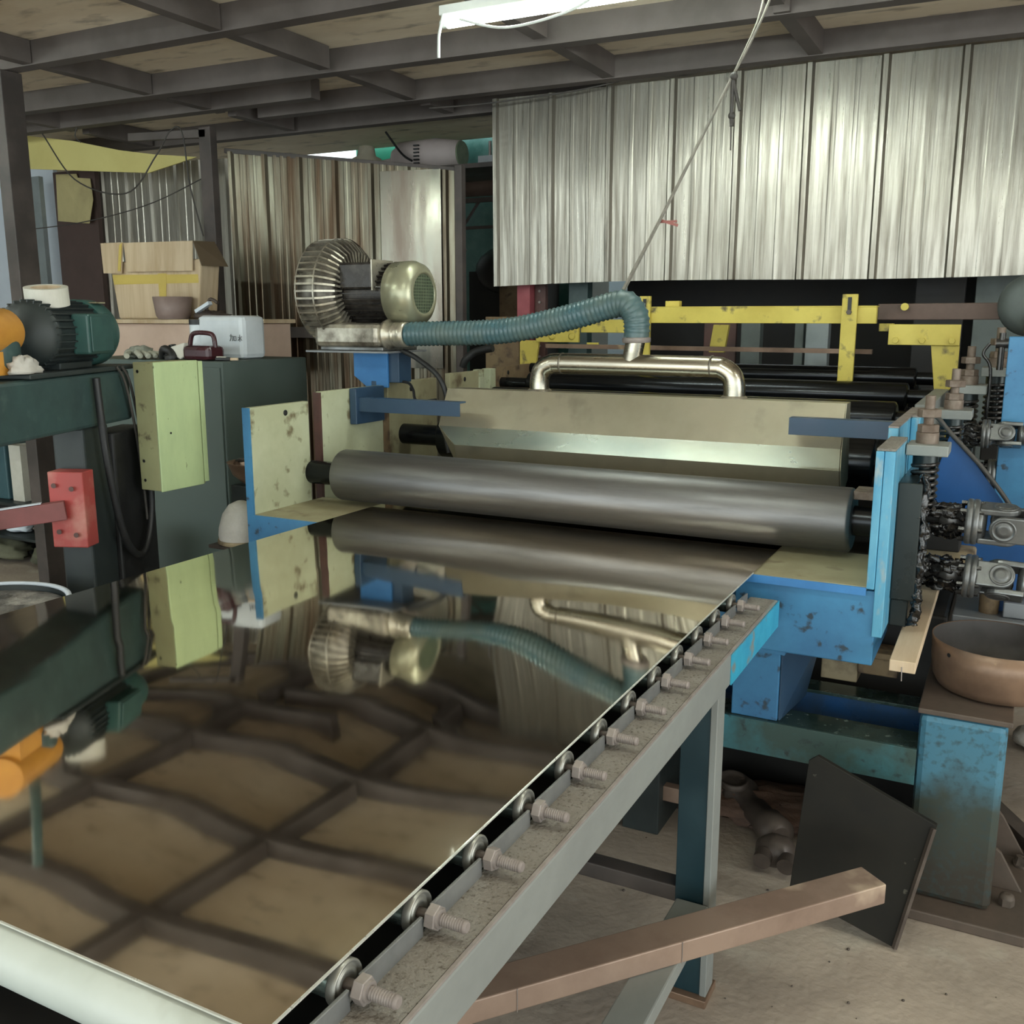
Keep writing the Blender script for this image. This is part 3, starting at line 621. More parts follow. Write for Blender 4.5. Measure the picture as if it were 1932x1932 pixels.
for i in range(46):
    a = 2*PI*i/46
    if -2.2 < a-1.5*PI < -1.4: pass
    c, s2 = math.cos(a), math.sin(a); u = Vector((0, c, s2)); v = Vector((0, -s2, c))*.0042
    P0 = Vector((BX, BY, BZ))
    pts = [P0+Vector((.004,0,0))+u*.165, P0+Vector((.004,0,0))+u*(BR+.002), P0+Vector((.02,0,0))+u*(BR+.017), P0+Vector((.115,0,0))+u*(BR+.017), P0+Vector((.15,0,0))+u*(BR-.004), P0+Vector((.184,0,0))+u*.165, P0+Vector((.186,0,0))+u*.118, P0+Vector((.15,0,0))+u*.112]
    fins.prism([q-v for q in pts], v*2)
fins.build('cooling_fins', M['alu'], bl)
MB().lathe((BX+.112,BY,BZ), (1,0,0), [(0,BR+.020),(.008,BR+.020)], 72, caps=False).lathe((BX+.02,BY,BZ), (1,0,0), [(0,BR+.018),(.006,BR+.018)], 72, caps=False).build('housing_seam', M['alu'], bl)
MB().lathe((BX+.15,BY,BZ-.01), (1,0,0), [(0,.112),(.26,.112)], 48).build('motor_body', M['motor_dirty'], bl)
mf2 = MB()
for i in range(32):
    a = 2*PI*i/32; u = Vector((0, math.cos(a), math.sin(a))); v = Vector((0, -math.sin(a), math.cos(a)))*.0022; P0 = Vector((BX+.17, BY, BZ-.01))
    mf2.prism([P0+u*.108-v, P0+u*.126-v, P0+Vector((.24,0,0))+u*.126-v, P0+Vector((.24,0,0))+u*.108-v], v*2)
mf2.build('motor_fins', M['motor_dirty'], bl)
MB().box(BX+.175, BX+.345, BY-.128, BY-.05, BZ+.005, BZ+.115).build('terminal_box', M['motor_dirty'], bl, .010)
MB().box(BX+.345, BX+.352, BY-.135, BY+.02, BZ-.0, BZ+.125).build('terminal_flange', M['alu'], bl, .002)
MB().lathe((BX+.385,BY,BZ-.012), (1,0,0), [(0,.120),(.004,.132),(.085,.134),(.115,.122),(.130,.100),(.135,.086),(.130,.080)], 56, caps=False).build('fan_cover', M['fan_cover'], bl)
g = MB().lathe((BX+.385+.122,BY,BZ-.012), (1,0,0), [(0,.086),(.0015,.086)], 48)
g.build('grille_back', M['black'], bl)
g = MB(); X = BX+.385+.128
for i in range(-6, 7):
    q = i*.0128; h = math.sqrt(max(0, .088**2-q*q)); g.bar((X, BY+q, BZ-.012-h), (X, BY+q, BZ-.012+h), .0035, .003, up=(1,0,0)); g.bar((X, BY-h, BZ-.012+q), (X, BY+h, BZ-.012+q), .003, .0035)
g.build('fan_grille', M['grille'], bl)
MB().box(BX+.06, BX+.39, BY-.16, BY-.02, 1.475, 1.575).build('outlet_channel', M['alu'], bl, .022)
MB().lathe((BX+.385,BY-.09,1.528), (1,0,0), [(0,.058),(.012,.062),(.018,.062),(.02,.050),(.05,.048)], 36).build('outlet_flange', M['alu'], bl)
MB().lathe((BX+.43,BY-.09,1.528), (1,0,0), [(0,.050),(.01,.052),(.012,.048),(.02,.052),(.024,.048),(.034,.052),(.06,.050),(.06,.040),(.0,.040)], 32, caps=False).build('outlet_nozzle', M['alu'], bl)
MB().box(BX+.08, BX+.40, BY-.14, BY+.12, 1.4605, 1.477).build('base_foot', M['cast'], bl, .004)
for x, y in ((BX+.10,BY-.12), (BX+.36,BY-.12), (BX+.10,BY+.10), (BX+.36,BY+.10)): MB().hexa((x,y,1.477), (x,y,1.487), .012).build('foot_bolt', M['bolt'], bl)
MB().box(BX+.17, BX+.33, BY-.07, BY+.07, BZ+.095, BZ+.105).build('lifting_pad', M['motor_dirty'], bl, .004)
# power cable of the blower
o = MB().tube([(-2.29,3.44,1.46), (-2.22,3.44,1.43), (-2.12,3.44,1.36), (-2.08,3.44,1.27), (-2.09,3.43,1.18), (-2.06,3.42,1.05)], .011).build('power_cable', M['black']); tag(o, 'thick black cable dropping from the blower behind the hood', 'cable')
o = MB().tube([(-2.40,3.50,1.33), (-2.31,3.5,1.325), (-2.25,3.45,1.30), (-2.20,3.40,1.26), (-2.1,3.39,1.268)], .006).build('thin_cable', M['black']); tag(o, 'thin black cable curling over the left navy arm', 'cable')

# ribbed hose
hz = thing('flexible_hose', (-1.8, 3.5, 1.55), 'blue grey ribbed flexible hose from the blower to the stainless pipe', 'hose')
path = [(-2.305,3.415,1.528), (-2.126,3.44,1.533), (-1.95,3.46,1.537), (-1.80,3.47,1.548), (-1.64,3.48,1.578), (-1.50,3.48,1.610), (-1.385,3.48,1.640), (-1.322,3.475,1.648), (-1.284,3.472,1.612), (-1.274,3.47,1.565), (-1.275,3.47,1.520)]
res = 34
def rib(i, m):
    return .0470 + (.0034 if i % 3 == 0 else -.0012)*(1 if 3 < i < m-3 else 0)
MB().tube(resample(path, .0062), .048, 28, res, rf=rib, smooth_path=False).build('ribbed_tube', M['hose'], hz)
MB().lathe((-1.274,3.47,1.505), (-.02,0,1), [(0,.050),(.004,.053),(.016,.053),(.02,.050)], 28).build('hose_clamp', M['bolt'], hz)

# cord that pulls the hose bend up to the ceiling
t = thing('tied_rope', (-1.1, 3.5, 2.3), 'grey cord tied from the ceiling beam down to the hose bend', 'cord')
MB().tube([(-1.345,3.49,1.690), (-1.20,3.53,1.98), (-.985,3.59,2.43)], .0055, 8, 6).tube([(-1.343,3.5,1.685), (-1.17,3.53,2.03), (-.98,3.59,2.44)], .004, 8, 6).build('cord', M['rope'], t)
MB().tube([(-.985,3.59,2.43), (-.93,3.62,2.55), (-.88,3.66,2.70), (-.86,3.69,2.88)], .005, 8).tube([(-.98,3.59,2.44), (-.92,3.63,2.60), (-.90,3.66,2.72), (-.87,3.7,2.88)], .004, 8).build('upper_cord', M['rope'], t)
MB().tube([(-.985,3.59,2.42), (-.97,3.59,2.36), (-.955,3.59,2.31)], .006, 8).ball((-.982,3.59,2.425), .014).tube([(-.985,3.59,2.42), (-.985,3.59,2.30), (-.983,3.59,2.26)], .007, 8).ball((-.984,3.59,2.295), .013).tube([(-.985,3.59,2.27), (-.983,3.59,2.18)], .003, 6).build('cord_end', M['wire'], t)
MB().box(-1.218, -1.155, 3.535, 3.54, 1.936, 1.944).bar((-1.215,3.535,1.945), (-1.15,3.535,1.925), .004, .010).build('red_tag', M['redtape'], t)

# =====================================================================
# YELLOW FRAME
# =====================================================================
yf = thing('gantry', (-1.1, 4.6, .9), 'yellow painted steel frame standing over the dark rollers', 'frame')
MB().box(-1.66, -.583, 4.62, 4.66, 1.570, 1.642).build('top_beam', M['yellow'], yf, .002)
MB().box(-1.66, -.583, 4.62, 4.70, 1.642, 1.648).build('beam_flange', M['yellow'], yf, .001)
for x0, x1, xb in ((-1.676, -1.622, -1.60), (-.728, -.662, -.70)):
    p = MB().prism([(x0,4.595,1.698), (x1,4.595,1.698), (x1-.0,4.595,.95), (x0,4.595,.95)], (0,.022,0)).build('slotted_post', M['yellow'], yf, .002)
    xc = (x0+x1)/2; MB().box(xc-.008, xc+.008, 4.591, 4.597, 1.61, 1.685).build('slot', M['black'], p)
    MB().hexa((xc,4.597,1.62), (xc,4.58,1.62), .012).build('slot_bolt', M['scrap'], p)
MB().box(-1.56, -1.49, 4.64, 4.68, 1.648, 1.675).build('small_lug', M['yellow'], yf, .002)
MB().box(-.585, -.525, 4.75, 4.80, 1.535, 1.57).build('joint_piece', M['yellow'], yf, .002)
p = MB().box(-.523, -.237, 4.58, 4.60, 1.480, 1.568).build('bolted_plate', M['yellow'], yf, .002)
for x in (-.492, -.385, -.268): MB().hexa((x,4.581,1.500), (x,4.570,1.500), .014).build('plate_bolt', M['yellow'], p)
MB().prism([(-.350,4.60,1.479), (-.237,4.60,1.479), (-.237,4.60,1.33), (-.29,4.60,1.25), (-.318,4.60,1.25)], (0,.02,0)).build('gusset', M['yellow'], yf, .002)
MB().prism([(-2.525,4.98,1.470), (-2.405,4.98,1.470), (-2.43,4.98,1.30), (-2.46,4.98,1.24), (-2.525,4.98,1.19)], (0,.02,0)).build('gusset', M['yellow'], yf, .002)
p = MB().box(-2.42, -2.16, 4.97, 4.99, 1.462, 1.555).build('bolted_plate', M['yellow'], yf, .002)
for x in (-2.32, -2.20): MB().lathe((x,4.97,1.495), (0,-1,0), [(0,.02),(.004,.02),(.006,.013)], 18).build('plate_bolt', M['yellow'], p)
MB().box(-2.16, -1.90, 5.00, 5.03, 1.515, 1.585).build('left_beam', M['yellow'], yf, .002)
MB().box(-2.12, -2.05, 4.99, 5.0, 1.440, 1.462).build('small_lug', M['yellow'], yf, .002)
MB().prism([(-1.42,5.0,1.56), (-1.34,5.0,1.56), (-1.36,5.0,1.42), (-1.44,5.0,1.42)], (0,.03,0)).build('strut', M['yellow'], yf, .002)
for x in (-2.5, -.30): MB().box(x, x+.04, 4.95, 4.99, .1, 1.25).build('frame_leg', M['yellow'], yf, .002)
MB().tube([(-2.62,4.5,1.34), (-2.60,4.5,1.38), (-2.55,4.52,1.42), (-2.45,4.52,1.44)], .02, 12).build('black_hose', M['black'], yf)
o = MB().box(-2.95, -2.72, 5.35, 5.4, 0, 1.60).build('rusty_upright', M['rusty'], None, .003); tag(o, 'rust brown plate behind the black bent hose', 'plate')

# =====================================================================
# RIGHT SIDE: spindles, springs, drive shafts
# =====================================================================
def spring(mb, c, r, z0, z1, turns, wr):
    pts = []
    n = turns*14
    for i in range(n+1):
        a = 2*PI*i/14; pts.append((c[0]+r*math.cos(a), c[1]+r*math.sin(a), z0+(z1-z0)*i/n))
    return mb.tube(pts, wr, 8, smooth_path=False)
def spindle(x, y, z, s, label):
    t = thing('spring_spindle', (x, y, z), label, 'spindle', 'adjusting spindles on the right machine frame')
    MB().box(x-.048*s, x+.060*s, y-.06*s, y+.06*s, z-.030*s, z).build('cap_plate', M['rail'], t, .003)
    MB().cyl((x,y,z), (x,y,z+.030*s), .030*s).build('washer', M['bolt_rust'], t)
    MB().hexa((x,y,z+.030*s), (x,y,z+.052*s), .028*s).build('lower_nut', M['bolt_rust'], t)
    MB().hexa((x,y,z+.072*s), (x,y,z+.095*s), .031*s).build('upper_nut', M['bolt_rust'], t)
    th = MB(); pr = []; L_ = .132*s; n = 34
    for i in range(n): pr += [(i*L_/n, .0125*s), (i*L_/n+L_/n*.5, .0145*s)]
    th.lathe((x,y,z), (0,0,1), pr+[(L_,.012*s)], 20).build('threaded_rod', M['bolt_rust'], t)
    MB().cyl((x,y,z-.06*s), (x,y,z-.030*s), .034*s).cyl((x,y,z-.19*s), (x,y,z-.03*s), .016*s).build('guide', M['slider'], t)
    spring(MB(), (x,y), .032*s, z-.185*s, z-.055*s, 7, .0062*s).build('coil_spring', M['cast_dark'], t)
    return t
spindle(-.212, 2.93, 1.255, 1.0, 'nearest rusty threaded spindle with coil spring on the right frame')
spindle(-.185, 3.55, 1.300, 1.0, 'second rusty threaded spindle with coil spring behind the nearest one')
spindle(-.170, 4.15, 1.345, 1.1, 'third rusty threaded spindle behind the second one near the yellow plate')
spindle(-.08, 4.45, 1.40, 1.2, 'farthest dark spindle in front of the blue plate')
sb = thing('slide_block', (-.23, 2.98, .95), 'black greasy bearing slide standing outside the right light blue post', 'bearing')
MB().box(-.262, -.200, 2.76, 3.08, .840, 1.165).build('block', M['slider'], sb, .004)
MB().box(-.262, -.215, 2.78, 3.06, .76, .838).build('lower_block', M['slider'], sb, .004)
gm = MB()
for i, (dx, dy, z0, z1, r) in enumerate(((0,0,.80,1.19,.009), (-.004,.03,.86,1.17,.010), (.004,.015,.90,1.10,.011), (0,-.004,.77,.90,.010), (.002,.05,.80,1.15,.010), (-.01,0,1.0,1.19,.007))):
    gm.lump([(-.198+dx, 2.772+dy, z1), (-.195+dx, 2.772+dy, (z0+z1)/2), (-.199+dx, 2.776+dy, z0)], r, 1.3, i*3, 14, 26)
gm.build('grease_lumps', M['grease'], sb)
o = MB().box(-.262, -.150, 3.42, 3.62, .75, 1.10).box(-.262, -.13, 4.02, 4.3, .75, 1.12).build('rear_slide_block', M['slider'], None, .004); tag(o, 'black bearing slides under the second and third spindle', 'bearing')

def shaft(y, z, x0, s, label, tilt=0, drop=0, turn=0):
    """cardan joint whose axis leaves the frame towards +X; modelled from the origin outwards"""
    t = thing('cardan_shaft', (x0, y, z), label, 'drive shaft', 'greasy cardan shafts at the right of the machine')
    B = lambda mb, nm, m, b=0: mb.build(nm, m, None, b)
    parts = []
    parts.append(B(MB().lathe((-.06,0,0), (1,0,0), [(0,.030),(.055,.030),(.056,.038),(.105,.040),(.106,.034),(.125,.034)], 32), 'hub_sleeve', M['cast_dark']))
    parts.append(B(MB().lathe((.060,0,0), (1,0,0), [(0,.058),(.004,.062),(.014,.062),(.015,.060),(.017,.060),(.018,.062),(.028,.062),(.032,.058)], 40), 'flange_pair', M['cast']))
    fb = []
    for i in range(6):
        a = 2*PI*i/6+.3; fb.append(B(MB().hexa((.045,.049*math.cos(a),.049*math.sin(a)), (.103,.049*math.cos(a),.049*math.sin(a)), .0075), 'flange_bolt', M['cast_dark']))
    parts += fb
    def fork(sgn, rot, x):
        mb = MB(); R_ = Matrix.Rotation(rot, 3, 'X')
        for s2 in (-1, 1):
            pts = []
            prof = [(0,-.036), (0,.036)] + [(.062*sgn + .036*math.cos(a)*sgn, .036*math.sin(a)) for a in [PI/2-PI*k/10 for k in range(11)]]
            for px, py in prof: pts.append(R_ @ Vector((0, py, s2*.050)) + Vector((x+px, 0, 0)))
            nrm = R_ @ Vector((0,0,-s2*.017)); mb.prism(pts, nrm)
        mb.lathe((x,0,0), (sgn,0,0), [(0,.050),(.008,.050),(.018,.035),(.02,.02)], 28)
        o = B(mb, 'yoke', M['cast'], .004)
        caps = []
        for s2 in (-1, 1):
            d = R_ @ Vector((0,0,s2)); c = Vector((x+.062*sgn,0,0))
            caps.append(B(MB().lathe(c+d*.048, d, [(0,.030),(.004,.030),(.0045,.026),(.003,.025),(.003,.019),(.005,.018),(.004,.008)], 28), 'bearing_cap', M['cast']))
        return o, caps
    y1, c1 = fork(1, turn, .092); y2, c2 = fork(-1, turn+PI/2, .216)
    parts += [y1, y2]
    parts.append(B(MB().lathe((.200,0,0), (1,0,0), [(0,.030),(.02,.044),(.045,.040),(.05,.036),(.70,.036)], 32), 'shaft_tube', M['cast']))
    cross = B(MB().cyl((.154,0,-.045), (.154,0,.045), .014).cyl((.154,-.045,0), (.154,.045,0), .014).ball((.154,0,0), .024), 'cross_piece', M['cast_dark']); parts.append(cross)
    random.seed(int(z*100)); gm = MB()
    for i in range(7):
        a = 2*PI*i/7; gm.lump([(-.055,.030*math.cos(a),.030*math.sin(a)), (.0,.036*math.cos(a),.036*math.sin(a)), (.05,.036*math.cos(a),.036*math.sin(a))], .011, 1.5, i*5+z*9, 12, 12)
    parts.append(B(gm, 'grease', M['grease']))
    for p in parts: p.parent = t
    for c in c1: c.parent = y1
    for c in c2: c.parent = y2
    t.rotation_euler = (0, drop, tilt); t.scale = (s, s, s)
    return t
shaft(2.985, 1.035, -.160, 1.04, 'upper near cardan shaft leaving the slide block to the right', 0, .02, .15)
shaft(2.985, .878, -.150, 1.0, 'lower near cardan shaft just above the standing flange', 0, .03, 1.05)
shaft(3.95, 1.18, -.155, .85, 'upper rear cardan shaft above the blue slanted guard', 0, 0, 1.25)
shaft(4.05, 1.02, -.13, .9, 'lower rear cardan shaft behind the blue slanted guard', 0, .0, 1.5)

# slanted blue guard and blue plate
o = MB().prism([(-.178,3.33,1.232), (-.158,3.33,1.232), (-.005,3.33,1.03), (.10,3.33,.86), (.16,3.33,.62), (-.02,3.33,.70), (-.10,3.33,.86), (-.24,3.33,.98)], (0,.008,0)).build('blue_guard', M['blue_deep'], None, .002)
tag(o, 'deep blue slanted guard plate behind the near cardan shafts', 'guard')
o = MB().tube([(-.52,3.70,1.225), (-.46,3.66,1.235), (-.40,3.60,1.195), (-.33,3.52,1.225), (-.27,3.45,1.292), (-.22,3.34,1.29), (-.19,3.33,1.26), (-.168,3.325,1.236), (-.08,3.32,1.145), (.0,3.32,1.045), (.05,3.32,.96)], .007, 10).build('grey_cable', M['wire']); tag(o, 'grey cable running over the right frame and down the edge of the blue guard', 'cable')
o = MB().box(-.045, .35, 4.0, 4.04, .9, 1.53).build('steel_screen', M['blue'], None, .003); tag(o, 'tall blue panel at the right edge behind the rear cardan shafts', 'panel')
o = MB().box(-.10, .15, 4.58, 4.75, .0, 1.0).box(-.12,-.05,4.58,4.75,1.0,1.45).build('dark_gear_case', M['void'], None, .005); tag(o, 'black gear case behind the rear cardan shafts', 'gearbox')
t = thing('small_valve', (-.07, 4.2, 1.45), 'small oily valve fitting on the black gear case', 'valve')
MB().cyl((-.07,4.2,1.40), (-.07,4.2,1.54), .012).cyl((-.09,4.2,1.50), (-.02,4.2,1.50), .018).build('valve_body', M['cast_dark'], t)
MB().tube([(-.11,4.18,1.50), (-.13,4.18,1.46), (-.10,4.18,1.40), (-.10,4.18,1.2)], .006).build('oil_pipe', M['cast_dark'], t)

# timber and blocks under the shafts
o = MB().bar((-.196,2.52,.735), (-.200,3.50,.735), .062, .030).build('wood_plank', M['wood'], None, .002); tag(o, 'pale wooden plank sticking out below the black slide block', 'plank')
o = MB().tube([(-.197,2.517,.735), (-.195,2.512,.70)], .0015, 6).build('nail', M['bolt']); tag(o, 'bent nail at the near end of the pale plank', 'nail')
o = MB().box(-.235, -.07, 3.22, 3.42, .80, .89).build('oily_wood_block', M['wood_oily'], None, .01); tag(o, 'oily yellowish wood block between the two near shafts', 'block')
o = MB().box(-.225, -.115, 3.20, 3.40, .892, .965).build('black_block', M['void'], None, .004); tag(o, 'small black block on top of the oily wood block', 'block')
t = thing('rear_stand', (.05, 3.4, 0), 'worn grey steel table under the near cardan shafts', 'table')
MB().box(-.12, .45, 3.22, 3.80, .655, .69).build('table_top', M['grey_table'], t, .004)
MB().box(.02, .45, 3.25, 3.5, .692, .74).build('raised_plate', M['grey_table'], t, .004)
for x, y in ((-.08,3.27), (.38,3.27), (-.08,3.7), (.38,3.7)): MB().box(x, x+.05, y, y+.05, 0, .655).build('table_leg', M['post'], t)
t = thing('flange_hub', (-.012, 3.13, .69), 'brownish flange hub standing on the grey table below the lower shaft', 'flange')
MB().lathe((-.020,3.30,.690), (0,0,1), [(0,.028),(.065,.030),(.075,.034),(.078,.052),(.088,.055),(.096,.055)], 36).build('hub_body', M['rusty'], t)
MB().lathe((-.020,3.30,.7862), (0,0,1), [(0,.054),(.002,.053)], 36).build('flange_face', M['wood'], t)
for a in (.4, 1.9, 3.5, 5.0): MB().lathe((-.020+.040*math.cos(a),3.30+.040*math.sin(a),.7882), (0,0,1), [(0,.006),(.0008,.006)], 12).build('flange_hole', M['black'], t)

# column, base plate, cross beams
cl = thing('machine_column', (-.05, 2.85, 0), 'thick blue column with grimy brown foot standing at lower right', 'column')
MB().box(-.155, .058, 2.675, 3.10, .030, .560).build('column_body', M['column'], cl, .018)
MB().box(-.160, .068, 2.675, 3.11, .560, .575).build('column_top', M['base'], cl, .003)
MB().box(-.165, .145, 2.600, 3.15, .0, .030).build('base_plate', M['base'], cl, .004)
MB().prism([(.059,2.82,.030), (.135,2.82,.030), (.075,2.82,.135), (.062,2.82,.145), (.059,2.82,.145)], (0,.014,0)).build('gusset', M['base'], cl, .002)
MB().prism([(.059,3.02,.030), (.145,3.02,.030), (.075,3.02,.15), (.062,3.02,.165), (.059,3.02,.165)], (0,.014,0)).build('gusset', M['base'], cl, .002)
MB().hexa((.098,2.74,.030), (.098,2.74,.052), .020).lathe((.098,2.74,.052), (0,0,1), [(0,.019),(.008,.017),(.012,.008)], 20).build('anchor_bolt', M['base'], cl)
cb = thing('cross_beam', (-.6, 2.7, .4), 'oily green and blue steel beam running left from the column', 'beam', 'oily cross beams below the machine')
MB().box(-1.9, -.155, 2.675, 2.683, .352, .455).build('beam_web', M['teal_grime'], cb, .001)
MB().box(-1.9, -.155, 2.683, 2.80, .445, .455).build('beam_flange', M['oily_green'], cb, .001)
MB().box(-1.9, -.155, 2.683, 2.80, .352, .362).build('beam_flange', M['oily_green'], cb, .001)
cb = thing('cross_beam', (-.4, 2.95, .4), 'rear oily beam with a blue web behind the front cross beam', 'beam', 'oily cross beams below the machine')
MB().box(-1.9, -.155, 2.93, 3.02, .468, .478).build('beam_flange', M['oily_green'], cb, .001)
MB().box(-1.9, -.155, 2.935, 2.943, .352, .468).build('beam_web', mat('oily_deep_blue', (.02,.08,.22), (.02,.04,.06), 4, .3), cb, .001)
bb = thing('support_block', (-.6, 2.85, .45), 'blue steel pedestal between the cross beam and the apron box', 'pedestal')
MB().box(-.665, -.532, 2.69, 2.93, .456, .665).build('pedestal_body', M['blue'], bb, .003)
MB().box(-.675, -.515, 2.665, 3.0, .665, .679).build('pedestal_cap', M['blue'], bb, .002)
MB().prism([(-.530,2.70,.456), (-.530,2.70,.66), (-.46,2.93,.66), (-.50,2.93,.456)], (.004,0,0)).build('side_gusset', M['blue_dark'], bb)
o = MB().box(-.475, -.365, 3.05, 3.16, .478, .585).build('oily_timber', M['wood_oily'], None, .004); tag(o, 'oil stained timber end under the apron box', 'timber')
o = MB().box(-.40, -.245, 2.99, 3.04, .585, .605).box(-.36,-.245,3.0,3.16,.53,.583).build('brown_iron_block', M['rusty'], None, .004); tag(o, 'brown iron block lying right of the oily timber', 'block')
for x, lab in ((-1.86, 'left'), (-1.0, 'middle')):
    o = MB().box(x, x+.12, 2.70, 2.92, 0, .352).build('machine_foot', M['mdark'], None, .004); tag(o, 'dark steel foot under the %s part of the cross beams' % lab, 'foot')

# rusty pan
t = thing('rusty_pan', (.02, 2.93, .576), 'round rust brown steel pan standing on top of the blue column', 'pan')
PC = (.022, 2.93, .576)
MB().lathe(PC, (0,0,1), [(0,.03),(.001,.135),(.006,.156),(.03,.169),(.085,.176),(.142,.178),(.142,.1755),(.085,.1735),(.032,.166),(.010,.148),(.006,.13),(.005,.02)], 72, caps=False).build('pan_body', M['copper_dark'], t)
MB().lathe((PC[0],PC[1],PC[2]+.0062), (0,0,1), [(0,.148),(.001,.147)], 72).build('pan_floor', M['pan_in'], t)
MB().lathe(PC, (0,0,1), [(.012,.150),(.032,.1655),(.085,.1730),(.1405,.1750)], 72, caps=False).build('pan_lining', M['pan_in'], t, label='dark inner wall of the pan')
for a, z in ((-1.15,.115), (-2.35,.115)):
    d = Vector((math.cos(a), math.sin(a), 0)); MB().lathe(Vector(PC)+d*.1765+Vector((0,0,z)), d, [(0,.006),(.0015,.006)], 14).build('pan_hole', M['black'], t)
def on_pan(a, z): return (PC[0]+.1785*math.cos(a), PC[1]+.1785*math.sin(a), PC[2]+z)
mk = MB()
mk.tube([on_pan(-1.00-.085+.10*math.cos(u)*.9+.02*math.sin(u), .062+.026*math.sin(u)) for u in [i*PI/8 for i in range(17)]], .0008, 6, smooth_path=False)
mk.tube([on_pan(-1.10+.15, .09), on_pan(-1.10+.12, .05), on_pan(-1.10+.05, .03), on_pan(-1.10-.02, .035)], .0008, 6)
mk.build('chalk_mark', M['ink'], t, label='thin hand drawn loop mark on the pan')

# leaning black plate, floor scrap
o = MB().prism([(-.405,2.50,.445), (-.385,2.5037,.46), (-.085,2.50,.338), (-.150,2.44,.004), (-.425,2.439,.09)], (.004,.014,0)).build('black_floor_plate', M['blackplate'], None, .002)
tag(o, 'oily black square plate leaning on the floor in front of the column', 'plate')
PL = o
MB().bar((-.089,2.492,.332), (-.153,2.434,.008), .010, .010).build('plate_edge_bar', M['scrap'], PL)
t = thing('scrap_joint', (-.62, 2.85, 0), 'brown oily cardan joint piece lying on the floor under the beam', 'scrap')
MB().lathe((-.72,3.02,.055), (.55,-.65,-.02), [(0,.02),(.01,.055),(.05,.06),(.06,.035),(.14,.032),(.15,.042),(.22,.042),(.23,.05),(.30,.052),(.31,.03)], 28).build('joint_shaft', M['scrap'], t)
MB().lathe((-.715,2.96,.10), (.1,-.1,1), [(0,.05),(.018,.05),(.02,.042),(.012,.04),(.012,.02)], 28).build('joint_ring', M['scrap'], t)
MB().ball((-.515,2.70,.05), .058, .05, .048, 18, .15, 2).build('joint_end', M['scrap'], t)
for dx in (-.04, .03): MB().cyl((-.50+dx,2.66,.05), (-.50+dx,2.625,.045), .026).build('joint_lug', M['scrap'], t)
o = MB().ball((-.60,3.02,.02), .40, .13, .05, 40, .5, 5, 3, cut=-.02).build('oily_dirt_heap', M['clay']); tag(o, 'heap of oil soaked reddish dirt under the cross beams', 'dirt', kind='stuff')
o = MB().box(-1.05, -.745, 2.74, 2.775, .10, .15).build('pale_floor_bar', M['copper'], None, .003); tag(o, 'pale brown flat bar low behind the blue leg', 'bar')
gm = MB(); random.seed(9)
for i in range(60):
    x, y = random.uniform(-1.0,.1), random.uniform(1.5,3.0); r = random.uniform(.0015,.005)
    gm.ball((x, y, r*.6), r, r, r*.7, 6, amp=.5, seed=i)
o = gm.build('floor_crumbs', M['scrap']); tag(o, 'small dark crumbs scattered on the concrete floor', 'debris', kind='stuff')
o = MB().tube([(-.185,2.62,.008), (-.165,2.60,.012), (-.15,2.615,.008), (-.165,2.625,.01)], .006, 8).build('scrap_bit', M['scrap']); tag(o, 'small dark scrap bit on the floor beside the black plate', 'scrap')
o = MB().ball((.19,3.95,.04), .09, .07, .05, 16, .3).build('white_rag', M['cloth']); tag(o, 'crumpled white rag on the floor right of the column', 'rag')
o = MB().bar((.02,3.3,.06), (.25,2.95,.03), .05, .05).ball((.14,2.98,.03), .03, amp=.4).build('floor_scrap_bar', M['scrap'], None, .004); tag(o, 'dark scrap bar on the floor right of the column foot', 'scrap')

# loose square tube across the lower frame
t = thing('square_tube', (-.6, 1.7, .29), 'loose rust brown rectangular steel tube lying across the lower conveyor rail', 'steel tube')
a = Vector((-1.13, 1.125, .288)); b = Vector((-.198, 2.235, .288))
MB().bar(a, b, .082, .050).build('tube_body', M['copper'], t, .003)
d = (b-a).normalized(); MB().bar(b+d*.0003, b+d*.0012, .074, .042).build('tube_opening', M['copper_dark'], t)
for f in (.62, .36): MB().bar(a.lerp(b, f)+Vector((.0322,-.0272,-.026)), a.lerp(b, f)+Vector((.0322,-.0272,.026)), .0012, .0015).build('weld_mark', M['bolt'], t)

# =====================================================================
# LEFT: drilling machine, boxes, bench
# =====================================================================
DP = (-2.85, 2.50, 0); DR = (0, 0, R(22.3))
def dthing(name, label, cat, group=None, z=0):
    t = thing(name, (DP[0], DP[1], z), label, cat, group); t.rotation_euler = DR; t['z0'] = 0; del t['z0']
    return t
class ZB(MB):
    """mesh in the machine's own turned frame: x to its right, y away"""
    def build(s, name, m, parent=None, bevel=0, **k):
        if parent is None:
            t = None; o = MB.build(s, name, m, None, bevel, **k); o.location = DP; o.rotation_euler = DR; return o
        if parent.type == 'EMPTY': s.v = [(x, y, z-parent.location.z) for x, y, z in s.v]
        else: s.v = [(x, y, z-parent.parent.location.z) for x, y, z in s.v]
        return MB.build(s, name, m, parent, bevel, **k)
dm = dthing('drilling_machine', 'dark green drilling machine with thick arm and grey column at left', 'machine')
ZB().box(-.16, 0, -1.3, .02, 1.235, 1.415).build('arm', M['mgreen'], dm, .012)
ZB().box(-.13, -.02, -.30, -.13, .02, 1.235).build('column', M['mdark'], dm, .008)
ZB().box(-.12, -.005, -.128, .16, .10, 1.20).build('cable_duct', M['black'], dm, .008)
ZB().box(-.25, .05, -.40, .22, 0, .03).build('base', M['mdark'], dm, .008)
ZB().box(-.20, .01, -.62, .06, 1.416, 1.432).build('motor_plate', M['mdark'], dm, .004)
ZB().lathe((-.10,-.62,1.44), (0,0,1), [(0,.06),(.02,.075),(.12,.075),(.16,.05),(.17,.018),(.55,.016)], 32).build('spindle_head', M['mgreen'], dm)
